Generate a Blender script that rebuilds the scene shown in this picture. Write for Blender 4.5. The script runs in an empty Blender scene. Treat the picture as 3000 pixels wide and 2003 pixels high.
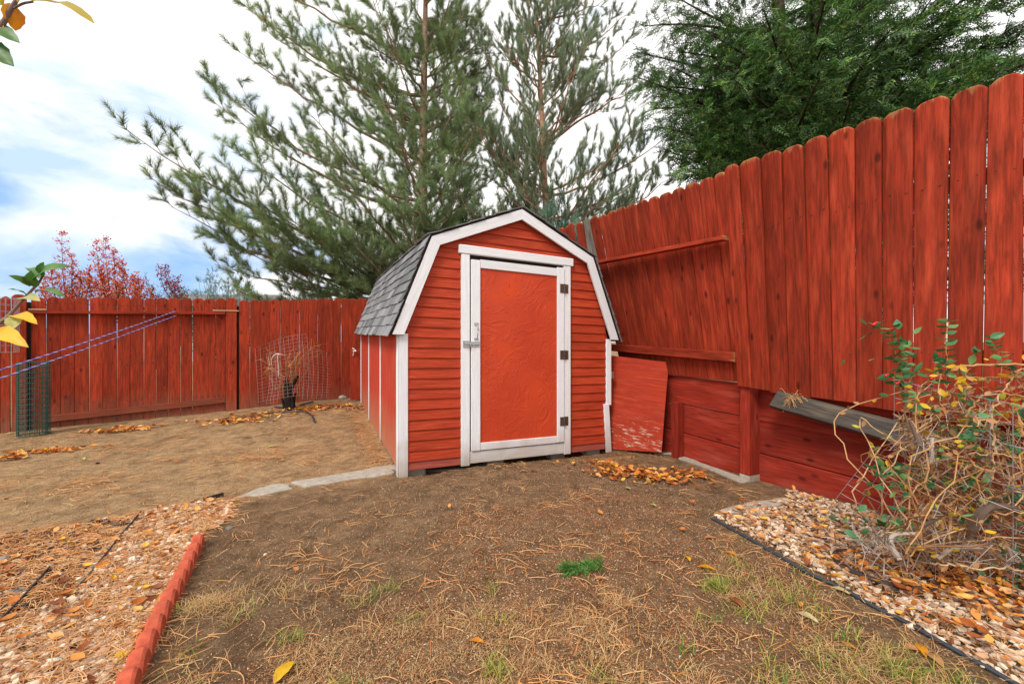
import bpy, math, random
import numpy as np
from mathutils import Vector, Matrix
R = math.radians
random.seed(7); rng = np.random.default_rng(7)
scene = bpy.context.scene
COL = scene.collection

# ------------------------------------------------------------------ camera
CAMZ = 1.2; F = 1200.0
cam_d = bpy.data.cameras.new('camera'); cam = bpy.data.objects.new('camera', cam_d); COL.objects.link(cam)
cam.location = (0, 0, CAMZ); cam.rotation_euler = (R(90), 0, 0)
cam_d.sensor_width = 36; cam_d.lens = 14.4; cam_d.clip_start = .05; cam_d.clip_end = 3000
scene.camera = cam
# ------------------------------------------------------------------ world
SUN_EL, SUN_AZ = R(48), R(-150)      # azimuth measured clockwise from +Y
w = bpy.data.worlds.new('World'); scene.world = w; w.use_nodes = True
nt = w.node_tree; nt.nodes.clear()
def N(nt, t, **k):
    n = nt.nodes.new(t)
    for a, b in k.items():
        if a == 'inp':
            for i, v in b.items(): n.inputs[i].default_value = v
        else: setattr(n, a, b)
    return n
wo = N(nt, 'ShaderNodeOutputWorld'); bg = N(nt, 'ShaderNodeBackground'); bg.inputs[1].default_value = .12
sky = N(nt, 'ShaderNodeTexSky', sky_type='NISHITA', sun_disc=False, sun_elevation=SUN_EL, sun_rotation=SUN_AZ)
tc = N(nt, 'ShaderNodeTexCoord')
mp = N(nt, 'ShaderNodeMapping', inp={'Scale': (1.0, 1.0, 2.6), 'Location': (0.35, 0.1, .2)})
no = N(nt, 'ShaderNodeTexNoise', inp={'Scale': 2.3, 'Detail': 9, 'Roughness': .56, 'Distortion': .35})
no2 = N(nt, 'ShaderNodeTexNoise', inp={'Scale': 4.2, 'Detail': 8, 'Roughness': .55, 'Distortion': .3})
dot = N(nt, 'ShaderNodeVectorMath', operation='DOT_PRODUCT'); dot.inputs[1].default_value = (-.83, .55, -.12)
mr = N(nt, 'ShaderNodeMapRange', inp={'From Min': .74, 'From Max': .985, 'To Min': 0, 'To Max': .30})
addn = N(nt, 'ShaderNodeMath', operation='ADD')
rp = N(nt, 'ShaderNodeValToRGB'); rp.color_ramp.elements[0].position = .68; rp.color_ramp.elements[1].position = .86
L = nt.links.new
L(tc.outputs['Generated'], mp.inputs[0]); L(mp.outputs[0], no.inputs['Vector']); L(mp.outputs[0], no2.inputs['Vector'])
L(tc.outputs['Generated'], dot.inputs[0]); L(dot.outputs['Value'], mr.inputs[0])
L(no.outputs[0], addn.inputs[0]); L(mr.outputs[0], addn.inputs[1]); L(addn.outputs[0], rp.inputs[0])
cl = N(nt, 'ShaderNodeValToRGB')      # cloud brightness: bluish grey undersides to white
cl.color_ramp.elements[0].position = .56; cl.color_ramp.elements[0].color = (1, .985, .965, 1)
cl.color_ramp.elements[1].position = .84; cl.color_ramp.elements[1].color = (.50, .66, .93, 1)
add2 = N(nt, 'ShaderNodeMath', operation='ADD')
L(no2.outputs[0], add2.inputs[0]); L(mr.outputs[0], add2.inputs[1]); L(add2.outputs[0], cl.inputs[0])
clm = N(nt, 'ShaderNodeVectorMath', operation='SCALE'); clm.inputs['Scale'].default_value = 8.3
L(cl.outputs[0], clm.inputs[0])
bl = N(nt, 'ShaderNodeMix', data_type='RGBA'); bl.inputs[0].default_value = .5
L(sky.outputs[0], bl.inputs[6]); bl.inputs[7].default_value = (1.3, 3.6, 7.6, 1)
mx = N(nt, 'ShaderNodeMix', data_type='RGBA')
L(rp.outputs[0], mx.inputs[0]); L(clm.outputs[0], mx.inputs[6]); L(bl.outputs[2], mx.inputs[7])
L(mx.outputs[2], bg.inputs[0]); L(bg.outputs[0], wo.inputs[0])
# ------------------------------------------------------------------ sun
sd = bpy.data.lights.new('sun', 'SUN'); sd.energy = 2.3; sd.angle = R(18); sd.color = (1, .93, .82)
so = bpy.data.objects.new('sun', sd); COL.objects.link(so)
sv = Vector((math.sin(SUN_AZ) * math.cos(SUN_EL), math.cos(SUN_AZ) * math.cos(SUN_EL), math.sin(SUN_EL)))
so.rotation_euler = sv.to_track_quat('Z', 'Y').to_euler(); so.location = sv * 30
scene.view_settings.view_transform = 'Standard'; scene.view_settings.look = 'None'
scene.view_settings.exposure = .36; scene.view_settings.gamma = 1; scene.view_settings.use_curve_mapping = False
scene.render.engine = 'CYCLES'
scene.cycles.max_bounces = 6; scene.cycles.diffuse_bounces = 3; scene.cycles.use_denoising = True

# ------------------------------------------------------------------ helpers
def P(u, v, Y): return np.array([(u - 1500) / F * Y, Y, CAMZ - (v - 1001.5) / F * Y])
def D(x, y, Y): return P(x * 1.27714, y * 1.27714, Y)
_h = rng.random((64, 64))
def vnoise(x, y, s, seed=0):
    x = np.asarray(x, float) * s + seed * 17.3; y = np.asarray(y, float) * s + seed * 9.7
    xi = np.floor(x).astype(int); yi = np.floor(y).astype(int); fx = x - xi; fy = y - yi
    fx = fx * fx * (3 - 2 * fx); fy = fy * fy * (3 - 2 * fy)
    a = _h[xi % 64, yi % 64]; b = _h[(xi + 1) % 64, yi % 64]; c = _h[xi % 64, (yi + 1) % 64]; d = _h[(xi + 1) % 64, (yi + 1) % 64]
    return a * (1 - fx) * (1 - fy) + b * fx * (1 - fy) + c * (1 - fx) * fy + d * fx * fy
def ss(a, b, x):
    t = np.clip((np.asarray(x, float) - a) / (b - a), 0, 1); return t * t * (3 - 2 * t)
WA, WM = 3.69, .45                     # right wall line: x = WA - WM*y
WN = np.array([-.912, -.410])          # towards the yard
def height(x, y):
    x = np.asarray(x, float); y = np.asarray(y, float)
    h = .05 * np.clip(y - 3.7, 0, 4.2) * np.clip((x + 6.8) / 3.3, 0, 1) * (1 - ss(-1.3, .2, x))
    h = h - .035 * ss(-.4, 1.0, x) * ss(3.6, 4.4, y) * (1 - ss(5, 6, y))
    h = h + (.022 * (vnoise(x, y, 1.3) - .5) + .010 * (vnoise(x, y, 4.5, 1) - .5)) * ss(60, 10, np.hypot(x, y))
    behind = (x - (WA + .26 - WM * y))
    h = h + .60 * ss(0, .25, behind) * ss(13, 11, y)
    tq = np.clip(((x + 1.0) * 2.1 + (y - 3.65) * .99) / 5.39, 0, 1); dq = (-(x + 1.0) * .426 + (y - 3.65) * .905)
    h = h - .055 * ss(-.06, .05, dq) * ss(.5, .35, dq) * ss(-1.02, -.9, x) * ss(1.2, 1.0, x)
    bed = (x - (WA - WM * y))
    h = h + .05 * ss(-.7, -.05, bed) * ss(3.5, 2.9, y) * (behind < 0)
    return h
def G(u, v):
    z = 0.
    for _ in range(6):
        Y = (CAMZ - z) * F / (v - 1001.5); X = (u - 1500) / F * Y; z = float(height(X, Y))
    return np.array([X, Y, z])
def GD(x, y): return G(x * 1.27714, y * 1.27714)

def new_mesh(name, V, faces):
    me = bpy.data.meshes.new(name)
    me.from_pydata([tuple(map(float, v)) for v in V], [], [tuple(int(i) for i in f) for f in faces]); me.update()
    return me
class MB:
    def __init__(s): s.V = []; s.T = []; s.Q = []; s.n = 0
    def add(s, V, T=None, Q=None):
        V = np.asarray(V, float).reshape(-1, 3)
        if T is not None and len(T): s.T.append(np.asarray(T, int) + s.n)
        if Q is not None and len(Q): s.Q.append(np.asarray(Q, int) + s.n)
        s.V.append(V); s.n += len(V)
    def inst(s, TV, TT, M, pos):       # TV (n,3), TT (m,3), M (k,3,3), pos (k,3)
        k = len(pos); n = len(TV)
        if k == 0: return
        V = np.einsum('kij,nj->kni', M, TV) + pos[:, None, :]
        T = (TT[None] + (np.arange(k) * n)[:, None, None]).reshape(-1, 3)
        s.add(V.reshape(-1, 3), T=T)
    def tube(s, path, rad, sides=5, cap=False):
        path = np.asarray(path, float); n = len(path)
        rad = np.broadcast_to(np.asarray(rad, float), (n,))
        t = np.gradient(path, axis=0); t /= (np.linalg.norm(t, axis=1)[:, None] + 1e-9)
        up = np.array([0, 0, 1.]) if abs(t[0, 2]) < .9 else np.array([1., 0, 0])
        a = np.cross(t, up); a /= (np.linalg.norm(a, axis=1)[:, None] + 1e-9); b = np.cross(t, a)
        th = np.arange(sides) / sides * 2 * math.pi
        V = path[:, None] + rad[:, None, None] * (np.cos(th)[None, :, None] * a[:, None] + np.sin(th)[None, :, None] * b[:, None])
        i = np.arange(n - 1)[:, None] * sides; j = np.arange(sides)[None]; j2 = (j + 1) % sides
        Q = np.stack([i + j, i + j2, i + sides + j2, i + sides + j], -1).reshape(-1, 4)
        base = s.n; s.add(V.reshape(-1, 3), Q=Q)
        if cap:
            for off in (0, (n - 1) * sides):
                c = path[0 if off == 0 else -1]; s.add([c])
                s.T.append(np.array([[s.n - 1, base + off + k, base + off + (k + 1) % sides] for k in range(sides)]))
    def box(s, lo, hi):
        x0, y0, z0 = lo; x1, y1, z1 = hi
        V = [(x0,y0,z0),(x1,y0,z0),(x1,y1,z0),(x0,y1,z0),(x0,y0,z1),(x1,y0,z1),(x1,y1,z1),(x0,y1,z1)]
        s.add(V, Q=[(0,3,2,1),(4,5,6,7),(0,1,5,4),(1,2,6,5),(2,3,7,6),(3,0,4,7)])
    def mesh(s, name, smooth=False, origin=None):
        V = np.concatenate(s.V) if s.V else np.zeros((0, 3))
        if origin is not None: V = V - np.asarray(origin)
        T = np.concatenate(s.T) if s.T else np.zeros((0, 3), int); Q = np.concatenate(s.Q) if s.Q else np.zeros((0, 4), int)
        me = bpy.data.meshes.new(name)
        me.vertices.add(len(V)); me.vertices.foreach_set('co', V.astype(np.float32).ravel())
        nl = len(T) * 3 + len(Q) * 4; me.loops.add(nl)
        me.loops.foreach_set('vertex_index', np.concatenate([T.ravel(), Q.ravel()]).astype(np.int32))
        npoly = len(T) + len(Q); me.polygons.add(npoly)
        st = np.concatenate([np.arange(len(T)) * 3, len(T) * 3 + np.arange(len(Q)) * 4]).astype(np.int32)
        me.polygons.foreach_set('loop_start', st)
        me.polygons.foreach_set('use_smooth', np.full(npoly, smooth))
        me.update(calc_edges=True); me.validate(); return me
    def build(s, name, mat, parent=None, smooth=False, origin=None, kind=None):
        return link(name, s.mesh(name, smooth, origin), mat, parent, None if origin is None else np.asarray(origin) - loc_of(parent), kind)
def link(name, me, mat, parent=None, loc=None, kind=None):
    o = bpy.data.objects.new(name, me); COL.objects.link(o)
    if mat is not None and not me.materials: me.materials.append(mat)
    if parent is not None: o.parent = parent
    if loc is not None: o.location = tuple(map(float, loc))
    if kind: o['kind'] = kind
    return o
def thing(name, label, cat, loc=(0, 0, 0), group=None):
    o = bpy.data.objects.new(name, None); COL.objects.link(o); o.empty_display_size = .1
    o.location = tuple(map(float, loc)); o['label'] = label; o['category'] = cat
    if group: o['group'] = group
    return o
def tag(o, label, cat=None, group=None, kind=None):
    o['label'] = label
    if cat: o['category'] = cat
    if group: o['group'] = group
    if kind: o['kind'] = kind
    return o
def loc_of(parent): return np.array(parent.location) if parent is not None else np.zeros(3)
def frame_obj(o, org, ex, ey, ez, parent=None):
    """place o with the given axes; org is in world axes, parent an unrotated Empty"""
    pl = loc_of(parent); M = Matrix(((ex[0], ey[0], ez[0], org[0] - pl[0]), (ex[1], ey[1], ez[1], org[1] - pl[1]), (ex[2], ey[2], ez[2], org[2] - pl[2]), (0, 0, 0, 1)))
    o.matrix_basis = M
def unit(v): v = np.asarray(v, float); return v / (np.linalg.norm(v) + 1e-12)
def prism(outline, t, ch=.002, warp=0.):
    """outline CCW in local xy -> solid from z=-t/2 to t/2 with a small chamfer on both faces"""
    o = np.array(outline, float); n = len(o); c = o.mean(0)
    d = o - c; inn = o - np.sign(d) * ch
    ring = lambda pts, z: np.column_stack([pts, np.full(n, z)])
    V = np.vstack([ring(inn, -t / 2), ring(o, -t / 2 + ch), ring(o, t / 2 - ch), ring(inn, t / 2)])
    if warp: V[:, 2] += warp * (V[:, 0] / max(1e-6, np.ptp(V[:, 0]))) ** 2
    f = [tuple(reversed(range(n))), tuple(range(3 * n, 4 * n))]
    for k in range(3):
        for i in range(n): f.append((k * n + i, k * n + (i + 1) % n, (k + 1) * n + (i + 1) % n, (k + 1) * n + i))
    return V, f
def board(name, A, B, wdir, w, t, mat, parent=None, ch=.003, dog=0., taper=0., bow=0., kind=None):
    """a board from A to B, width w along wdir, thickness t. local x along its length"""
    A = np.array(A, float); B = np.array(B, float); ex = unit(B - A); Ln = np.linalg.norm(B - A)
    ey = unit(np.array(wdir, float) - ex * np.dot(wdir, ex)); ez = np.cross(ex, ey)
    h = w / 2; h2 = h * (1 - taper)
    if dog: out = [(0, -h), (Ln - dog, -h2), (Ln - dog * .3, -h2 + dog * .62), (Ln + dog*.02, -h2 + dog * 1.15), (Ln+dog*.1, 0), (Ln + dog*.02, h2 - dog * 1.15), (Ln - dog * .3, h2 - dog * .62), (Ln - dog, h2), (0, h)]
    else: out = [(0, -h)] + [(Ln * k, -h2 + bow * math.sin(math.pi * k)) for k in ((.25, .5, .75) if bow else ())] + [(Ln, -h2), (Ln, h2)] + [(Ln * k, h2 + bow * math.sin(math.pi * k)) for k in ((.75, .5, .25) if bow else ())] + [(0, h)]
    V, f = prism(out, t, ch)
    o = link(name, new_mesh(name, V, f), mat, parent, None, kind); frame_obj(o, A, ex, ey, ez, parent); return o
def spline(pts, n=6):
    p = [np.asarray(q, float) for q in pts]; p = [2 * p[0] - p[1]] + p + [2 * p[-1] - p[-2]]; out = []
    for i in range(1, len(p) - 2):
        for k in range(n):
            t = k / n; out.append(.5 * ((2 * p[i]) + (-p[i-1] + p[i+1]) * t + (2*p[i-1] - 5*p[i] + 4*p[i+1] - p[i+2]) * t*t + (-p[i-1] + 3*p[i] - 3*p[i+1] + p[i+2]) * t**3))
    out.append(p[-2]); return np.array(out)
def frames(d, roll=None):
    """rotation matrices whose local x axis is d"""
    d = d / (np.linalg.norm(d, axis=1)[:, None] + 1e-9); k = len(d)
    up = np.tile([0, 0, 1.], (k, 1)); up[np.abs(d[:, 2]) > .95] = (1, 0, 0)
    y = np.cross(up, d); y /= np.linalg.norm(y, axis=1)[:, None]; z = np.cross(d, y)
    if roll is not None:
        c, s_ = np.cos(roll)[:, None], np.sin(roll)[:, None]; y, z = c * y + s_ * z, -s_ * y + c * z
    return np.stack([d, y, z], -1)
def poly_in(px, py, poly):
    ins = np.zeros(len(px), bool); n = len(poly)
    for i in range(n):
        x1, y1 = poly[i][:2]; x2, y2 = poly[(i + 1) % n][:2]
        c = ((y1 > py) != (y2 > py)) & (px < (x2 - x1) * (py - y1) / ((y2 - y1) + 1e-12) + x1); ins ^= c
    return ins
def sample_poly(poly, n, power=0):
    poly = np.array([q[:2] for q in poly]); lo, hi = poly.min(0), poly.max(0); X = []; tot = 0
    while tot < n:
        p = lo + rng.random((n * 2, 2)) * (hi - lo); p = p[poly_in(p[:, 0], p[:, 1], poly)]; X.append(p); tot += len(p)
    return np.concatenate(X)[:n]

# ------------------------------------------------------------------ materials
def mat_new(name, rough=.7, spec=.3):
    m = bpy.data.materials.new(name); m.use_nodes = True; nt = m.node_tree; nt.nodes.clear()
    o = N(nt, 'ShaderNodeOutputMaterial'); b = N(nt, 'ShaderNodeBsdfPrincipled'); nt.links.new(b.outputs[0], o.inputs[0])
    b.inputs['Roughness'].default_value = rough; b.inputs['Specular IOR Level'].default_value = spec
    return m, nt, b
def ramp(nt, stops, interp='LINEAR'):
    r = N(nt, 'ShaderNodeValToRGB'); cr = r.color_ramp; cr.interpolation = interp
    while len(cr.elements) < len(stops): cr.elements.new(.5)
    for e, (p, c) in zip(cr.elements, stops): e.position = p; e.color = (*c, 1)
    return r
def obj_coords(nt, scale, rnd=True):
    tcn = N(nt, 'ShaderNodeTexCoord'); m = N(nt, 'ShaderNodeMapping', inp={'Scale': scale}); nt.links.new(tcn.outputs['Object'], m.inputs[0])
    if rnd:
        oi = N(nt, 'ShaderNodeObjectInfo'); mu = N(nt, 'ShaderNodeVectorMath', operation='SCALE'); mu.inputs[0].default_value = (31, 57, 83)
        nt.links.new(oi.outputs['Random'], mu.inputs['Scale']); nt.links.new(mu.outputs[0], m.inputs['Location'])
    return m
def mixc(nt, fac, a, b, mode='MIX'):
    m = N(nt, 'ShaderNodeMix', data_type='RGBA', blend_type=mode)
    for i, x in ((0, fac), (6, a), (7, b)):
        if hasattr(x, 'links') or hasattr(x, 'is_linked'): nt.links.new(x, m.inputs[i])
        elif i == 0: m.inputs[0].default_value = x
        else: m.inputs[i].default_value = (*x, 1)
    return m.outputs[2]
def wood(name, base, dark, light=None, rough=.72, grain=14, wear=None, wear_amt=.5, knots=True, bump=.35, vary=.35, blotch=.5, spec=.12, dirt=None, wearlow=False, topwear=None, fine=.35):
    m, nt, b = mat_new(name, rough, spec); lk = nt.links.new
    mp = obj_coords(nt, (1.3, grain, grain)); n1 = N(nt, 'ShaderNodeTexNoise', inp={'Scale': 3.2, 'Detail': 8, 'Roughness': .62, 'Distortion': .6}); lk(mp.outputs[0], n1.inputs['Vector'])
    mp2 = obj_coords(nt, (1.1, 7.5, 7.5)); n2 = N(nt, 'ShaderNodeTexNoise', inp={'Scale': 1.5, 'Detail': 6, 'Roughness': .6}); lk(mp2.outputs[0], n2.inputs['Vector'])
    r1 = ramp(nt, [(.32, (1, 1, 1)), (.72, (0, 0, 0))]); lk(n1.outputs[0], r1.inputs[0])
    c = mixc(nt, r1.outputs[0], dark, base)
    r2 = ramp(nt, [(.36, (1, 1, 1)), (.62, (0, 0, 0))]); lk(n2.outputs[0], r2.inputs[0])
    ml = N(nt, 'ShaderNodeMath', operation='MULTIPLY', inp={1: blotch}); lk(r2.outputs[0], ml.inputs[0])
    c = mixc(nt, ml.outputs[0], c, dark)
    if light:
        n3 = N(nt, 'ShaderNodeTexNoise', inp={'Scale': 2.1, 'Detail': 4, 'Roughness': .5}); lk(mp2.outputs[0], n3.inputs['Vector'])
        r3 = ramp(nt, [(.52, (0, 0, 0)), (.85, (1, 1, 1))]); lk(n3.outputs[0], r3.inputs[0]); c = mixc(nt, r3.outputs[0], c, light)
    if knots:
        mk = obj_coords(nt, (3.6, 7.5, 7.5)); vo = N(nt, 'ShaderNodeTexVoronoi', inp={'Scale': 1.0}); lk(mk.outputs[0], vo.inputs['Vector'])
        rk = ramp(nt, [(.07, (1, 1, 1)), (.16, (0, 0, 0))]); lk(vo.outputs['Distance'], rk.inputs[0])
        mk2 = N(nt, 'ShaderNodeMath', operation='MULTIPLY', inp={1: .75}); lk(rk.outputs[0], mk2.inputs[0])
        c = mixc(nt, mk2.outputs[0], c, tuple(x * .35 for x in dark))
    if wear:
        mw = obj_coords(nt, (5, 26, 26)); nw = N(nt, 'ShaderNodeTexNoise', inp={'Scale': 1.6, 'Detail': 9, 'Roughness': .72}); lk(mw.outputs[0], nw.inputs['Vector'])
        rw = ramp(nt, [(.80 - wear_amt * .25, (0, 0, 0)), (.84 - wear_amt * .25, (1, 1, 1))]); lk(nw.outputs[0], rw.inputs[0]); wf_ = rw.outputs[0]
        if wearlow:
            tcw = N(nt, 'ShaderNodeTexCoord'); sxw = N(nt, 'ShaderNodeSeparateXYZ'); lk(tcw.outputs['Object'], sxw.inputs[0]); mrw = N(nt, 'ShaderNodeMapRange', inp={'From Min': -.10, 'From Max': -.34, 'To Min': .0, 'To Max': 1.}); lk(sxw.outputs[1], mrw.inputs[0])
            mmw = N(nt, 'ShaderNodeMath', operation='MULTIPLY'); lk(wf_, mmw.inputs[0]); lk(mrw.outputs[0], mmw.inputs[1]); wf_ = mmw.outputs[0]
        c = mixc(nt, wf_, c, wear)
    if fine:
        mf = obj_coords(nt, (3, 95, 95)); nf_ = N(nt, 'ShaderNodeTexNoise', inp={'Scale': 1.4, 'Detail': 5, 'Roughness': .7, 'Distortion': .3}); lk(mf.outputs[0], nf_.inputs['Vector'])
        rf = ramp(nt, [(.34, (1 - fine,) * 3), (.62, (1 + fine * .35,) * 3)]); lk(nf_.outputs[0], rf.inputs[0]); c = mixc(nt, 1., c, rf.outputs[0], 'MULTIPLY')
    if topwear:
        tg = N(nt, 'ShaderNodeTexCoord'); sg = N(nt, 'ShaderNodeSeparateXYZ'); lk(tg.outputs['Generated'], sg.inputs[0]); ng = N(nt, 'ShaderNodeTexNoise', inp={'Scale': 3.0, 'Detail': 5, 'Roughness': .7}); lk(mp2.outputs[0], ng.inputs['Vector'])
        mg = N(nt, 'ShaderNodeMath', operation='MULTIPLY_ADD', inp={1: .12}); lk(ng.outputs[0], mg.inputs[0]); lk(sg.outputs[0], mg.inputs[2]); rg = ramp(nt, [(1.0 - .0, (0, 0, 0)), (1.0, (1, 1, 1))]); rg = N(nt, 'ShaderNodeMapRange', inp={'From Min': 1.045, 'From Max': 1.065, 'To Min': 0., 'To Max': .75}); lk(mg.outputs[0], rg.inputs[0]); c = mixc(nt, rg.outputs[0], c, topwear)
    oi = N(nt, 'ShaderNodeObjectInfo'); mr = N(nt, 'ShaderNodeMapRange', inp={'To Min': 1 - vary, 'To Max': 1 + vary * .35}); lk(oi.outputs['Random'], mr.inputs[0])
    sc = N(nt, 'ShaderNodeVectorMath', operation='SCALE'); lk(c, sc.inputs[0]); lk(mr.outputs[0], sc.inputs['Scale'])
    c = sc.outputs[0]
    if dirt:
        ge = N(nt, 'ShaderNodeNewGeometry'); sx = N(nt, 'ShaderNodeSeparateXYZ'); lk(ge.outputs['Position'], sx.inputs[0])
        nn = N(nt, 'ShaderNodeTexNoise', inp={'Scale': 5, 'Detail': 5}); lk(ge.outputs['Position'], nn.inputs['Vector'])
        ma = N(nt, 'ShaderNodeMath', operation='MULTIPLY_ADD', inp={1: -.35}); lk(nn.outputs[0], ma.inputs[0]); lk(sx.outputs[2], ma.inputs[2])
        rd = N(nt, 'ShaderNodeMapRange', inp={'From Min': dirt[1], 'From Max': dirt[2], 'To Min': dirt[3], 'To Max': 0}); lk(ma.outputs[0], rd.inputs[0])
        c = mixc(nt, rd.outputs[0], c, dirt[0])
    lk(c, b.inputs['Base Color'])
    bp = N(nt, 'ShaderNodeBump', inp={'Strength': bump, 'Distance': .004}); lk(n1.outputs[0], bp.inputs['Height']); lk(bp.outputs[0], b.inputs['Normal'])
    return m
def plain(name, col, rough=.6, spec=.4, metal=0, noise=0., nscale=30, bump=0.):
    m, nt, b = mat_new(name, rough, spec); b.inputs['Metallic'].default_value = metal
    if noise or bump:
        mp = obj_coords(nt, (1, 1, 1)); n = N(nt, 'ShaderNodeTexNoise', inp={'Scale': nscale, 'Detail': 6, 'Roughness': .65}); nt.links.new(mp.outputs[0], n.inputs['Vector'])
        r = ramp(nt, [(.3, tuple(c * (1 - noise) for c in col)), (.7, tuple(min(1, c * (1 + noise)) for c in col))]); nt.links.new(n.outputs[0], r.inputs[0]); nt.links.new(r.outputs[0], b.inputs['Base Color'])
        if bump:
            bp = N(nt, 'ShaderNodeBump', inp={'Strength': bump, 'Distance': .01}); nt.links.new(n.outputs[0], bp.inputs['Height']); nt.links.new(bp.outputs[0], b.inputs['Normal'])
    else: b.inputs['Base Color'].default_value = (*col, 1)
    return m
def island(name, stops, rough=.6, spec=.3, trans=0., clump=None, interp='LINEAR', bump=0):
    m, nt, b = mat_new(name, rough, spec); ge = N(nt, 'ShaderNodeNewGeometry'); r = ramp(nt, stops, interp); nt.links.new(ge.outputs['Random Per Island'], r.inputs[0])
    c = r.outputs[0]
    if clump:
        tcn = N(nt, 'ShaderNodeTexCoord'); n = N(nt, 'ShaderNodeTexNoise', inp={'Scale': clump[0], 'Detail': 3}); nt.links.new(tcn.outputs['Object'], n.inputs['Vector'])
        r2 = ramp(nt, [(.35, (clump[1],) * 3), (.68, (clump[2],) * 3)]); nt.links.new(n.outputs[0], r2.inputs[0]); c = mixc(nt, 1., c, r2.outputs[0], 'MULTIPLY')
    nt.links.new(c, b.inputs['Base Color'])
    if bump:
        tcn = N(nt, 'ShaderNodeTexCoord'); n = N(nt, 'ShaderNodeTexNoise', inp={'Scale': 90, 'Detail': 5}); nt.links.new(tcn.outputs['Object'], n.inputs['Vector'])
        bp = N(nt, 'ShaderNodeBump', inp={'Strength': bump, 'Distance': .004}); nt.links.new(n.outputs[0], bp.inputs['Height']); nt.links.new(bp.outputs[0], b.inputs['Normal'])
    if trans:
        tr = N(nt, 'ShaderNodeBsdfTranslucent'); nt.links.new(c, tr.inputs[0]); ms = N(nt, 'ShaderNodeMixShader'); ms.inputs[0].default_value = trans
        out = [n for n in nt.nodes if n.type == 'OUTPUT_MATERIAL'][0]; nt.links.new(b.outputs[0], ms.inputs[1]); nt.links.new(tr.outputs[0], ms.inputs[2]); nt.links.new(ms.outputs[0], out.inputs[0])
    return m
M = {}
M['fence'] = wood('fence_stain', (.50, .053, .023), (.15, .024, .011), (.60, .09, .04), wear=(.50, .30, .17), wear_amt=.20, vary=.30, blotch=.42, bump=.7, fine=.25, topwear=(.42, .22, .09), dirt=((.19, .12, .075), -.35, .12, .55))
M['fence_far'] = wood('old_fence_stain', (.50, .056, .021), (.17, .025, .012), (.54, .062, .021), wear=(.42, .30, .24), wear_amt=.22, vary=.28, blotch=.5, bump=.6, topwear=(.16, .06, .04), dirt=((.19, .12, .075), -.20, .30, .6))
M['retain'] = wood('retaining_stain', (.40, .040, .020), (.20, .022, .014), (.42, .08, .055), wear=(.55, .36, .28), wear_amt=.42, knots=True, vary=.2, blotch=.45, bump=.6)
M['plywood'] = wood('plywood_stain', (.48, .055, .024), (.32, .034, .018), (.5, .085, .045), wear=(.58, .42, .32), wear_amt=.98, knots=False, vary=.05, grain=9, wearlow=True)
M['ply_shed'] = wood('side_panel_paint', (.56, .068, .038), (.44, .05, .027), (.58, .10, .07), knots=False, vary=.1, blotch=.25, grain=8, bump=.15, dirt=((.42, .22, .13), -.18, .42, .8))
M['siding'] = wood('siding_paint', (.56, .066, .022), (.36, .038, .014), (.60, .085, .03), knots=False, vary=.12, blotch=.3, grain=30, bump=1., rough=.6, spec=.2)
M['skirt'] = wood('faded_skirt', (.40, .10, .075), (.28, .06, .04), knots=False, vary=.05, wear=(.2, .12, .08), wear_amt=.4)
M['white'] = wood('white_trim_paint', (.84, .86, .90), (.74, .77, .82), knots=False, vary=.06, blotch=.12, grain=22, bump=.5, wear=(.28, .26, .25), wear_amt=.26, rough=.5, fine=.12, dirt=((.34, .25, .17), -.2, .16, .75))
M['greywood'] = wood('weathered_wood', (.30, .26, .22), (.085, .075, .07), (.38, .32, .26), knots=False, vary=.1, grain=20, bump=.9)
M['deck_gap_shade'] = plain('dark_deck_and_gap_shade', (.03, .022, .018), .8, .1)  # roof deck colour; also stands in for shade in door and fence gaps
M['palewood'] = wood('bare_lath', (.62, .46, .29), (.45, .32, .19), knots=False, vary=.1)
M['string'] = plain('white_twine', (.75, .74, .7))
M['hinge'] = plain('rusty_hinge', (.13, .085, .065), .55, .5, .6, .4, 60, .3)
M['steel'] = plain('zinc_steel', (.5, .52, .54), .32, .5, .9, .15, 40)
M['blackpl'] = plain('black_plastic', (.018, .02, .026), .35, .5)
M['hose'] = plain('black_hose', (.035, .045, .06), .4, .5)
M['wire'] = plain('galvanised_wire', (.34, .32, .34), .5, .5, .3)
M['wire_red'] = plain('rusty_wire', (.34, .22, .21), .7, .3, .2)
M['wire_green'] = plain('green_coated_wire', (.012, .085, .07), .5, .4)
M['concrete'] = plain('concrete', (.36, .32, .27), .9, .2, 0, .25, 22, .5)
M['scallop'] = plain('terracotta_concrete', (.48, .10, .055), .85, .15, 0, .3, 18, .6)
M['bark'] = plain('pine_bark', (.30, .21, .15), .95, .1, 0, .45, 14, .9)
M['bark2'] = plain('reddish_bark', (.42, .25, .17), .9, .1, 0, .4, 12, .8)
M['bark_dark'] = plain('dark_bark', (.055, .04, .03), .95, .1, 0, .4, 14, .6)
M['blackbark'] = plain('charred_stump_bark', (.022, .018, .016), .95, .1, 0, .5, 20, .8)
M['needles'] = island('pine_needles', [(0, (.12, .19, .10)), (.5, (.22, .33, .15)), (1, (.40, .49, .22))], .45, .35, .35, (1.1, .6, 1.45))
M['needles2'] = island('blue_pine_needles', [(0, (.13, .20, .14)), (.6, (.24, .33, .20)), (1, (.38, .46, .27))], .45, .35, .35, (1.1, .7, 1.35))
M['cedar'] = island('cedar_sprays', [(0, (.02, .065, .022)), (.5, (.06, .145, .04)), (.88, (.13, .25, .06)), (1, (.30, .38, .09))], .5, .25, .25, (1.5, .35, 1.7))
M['juniper'] = island('juniper_sprays', [(0, (.06, .13, .09)), (1, (.17, .29, .21))], .6, .2, .15, (2, .7, 1.3))
M['cone'] = plain('cone', (.20, .10, .045), .8, .2, 0, .3, 40)
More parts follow.
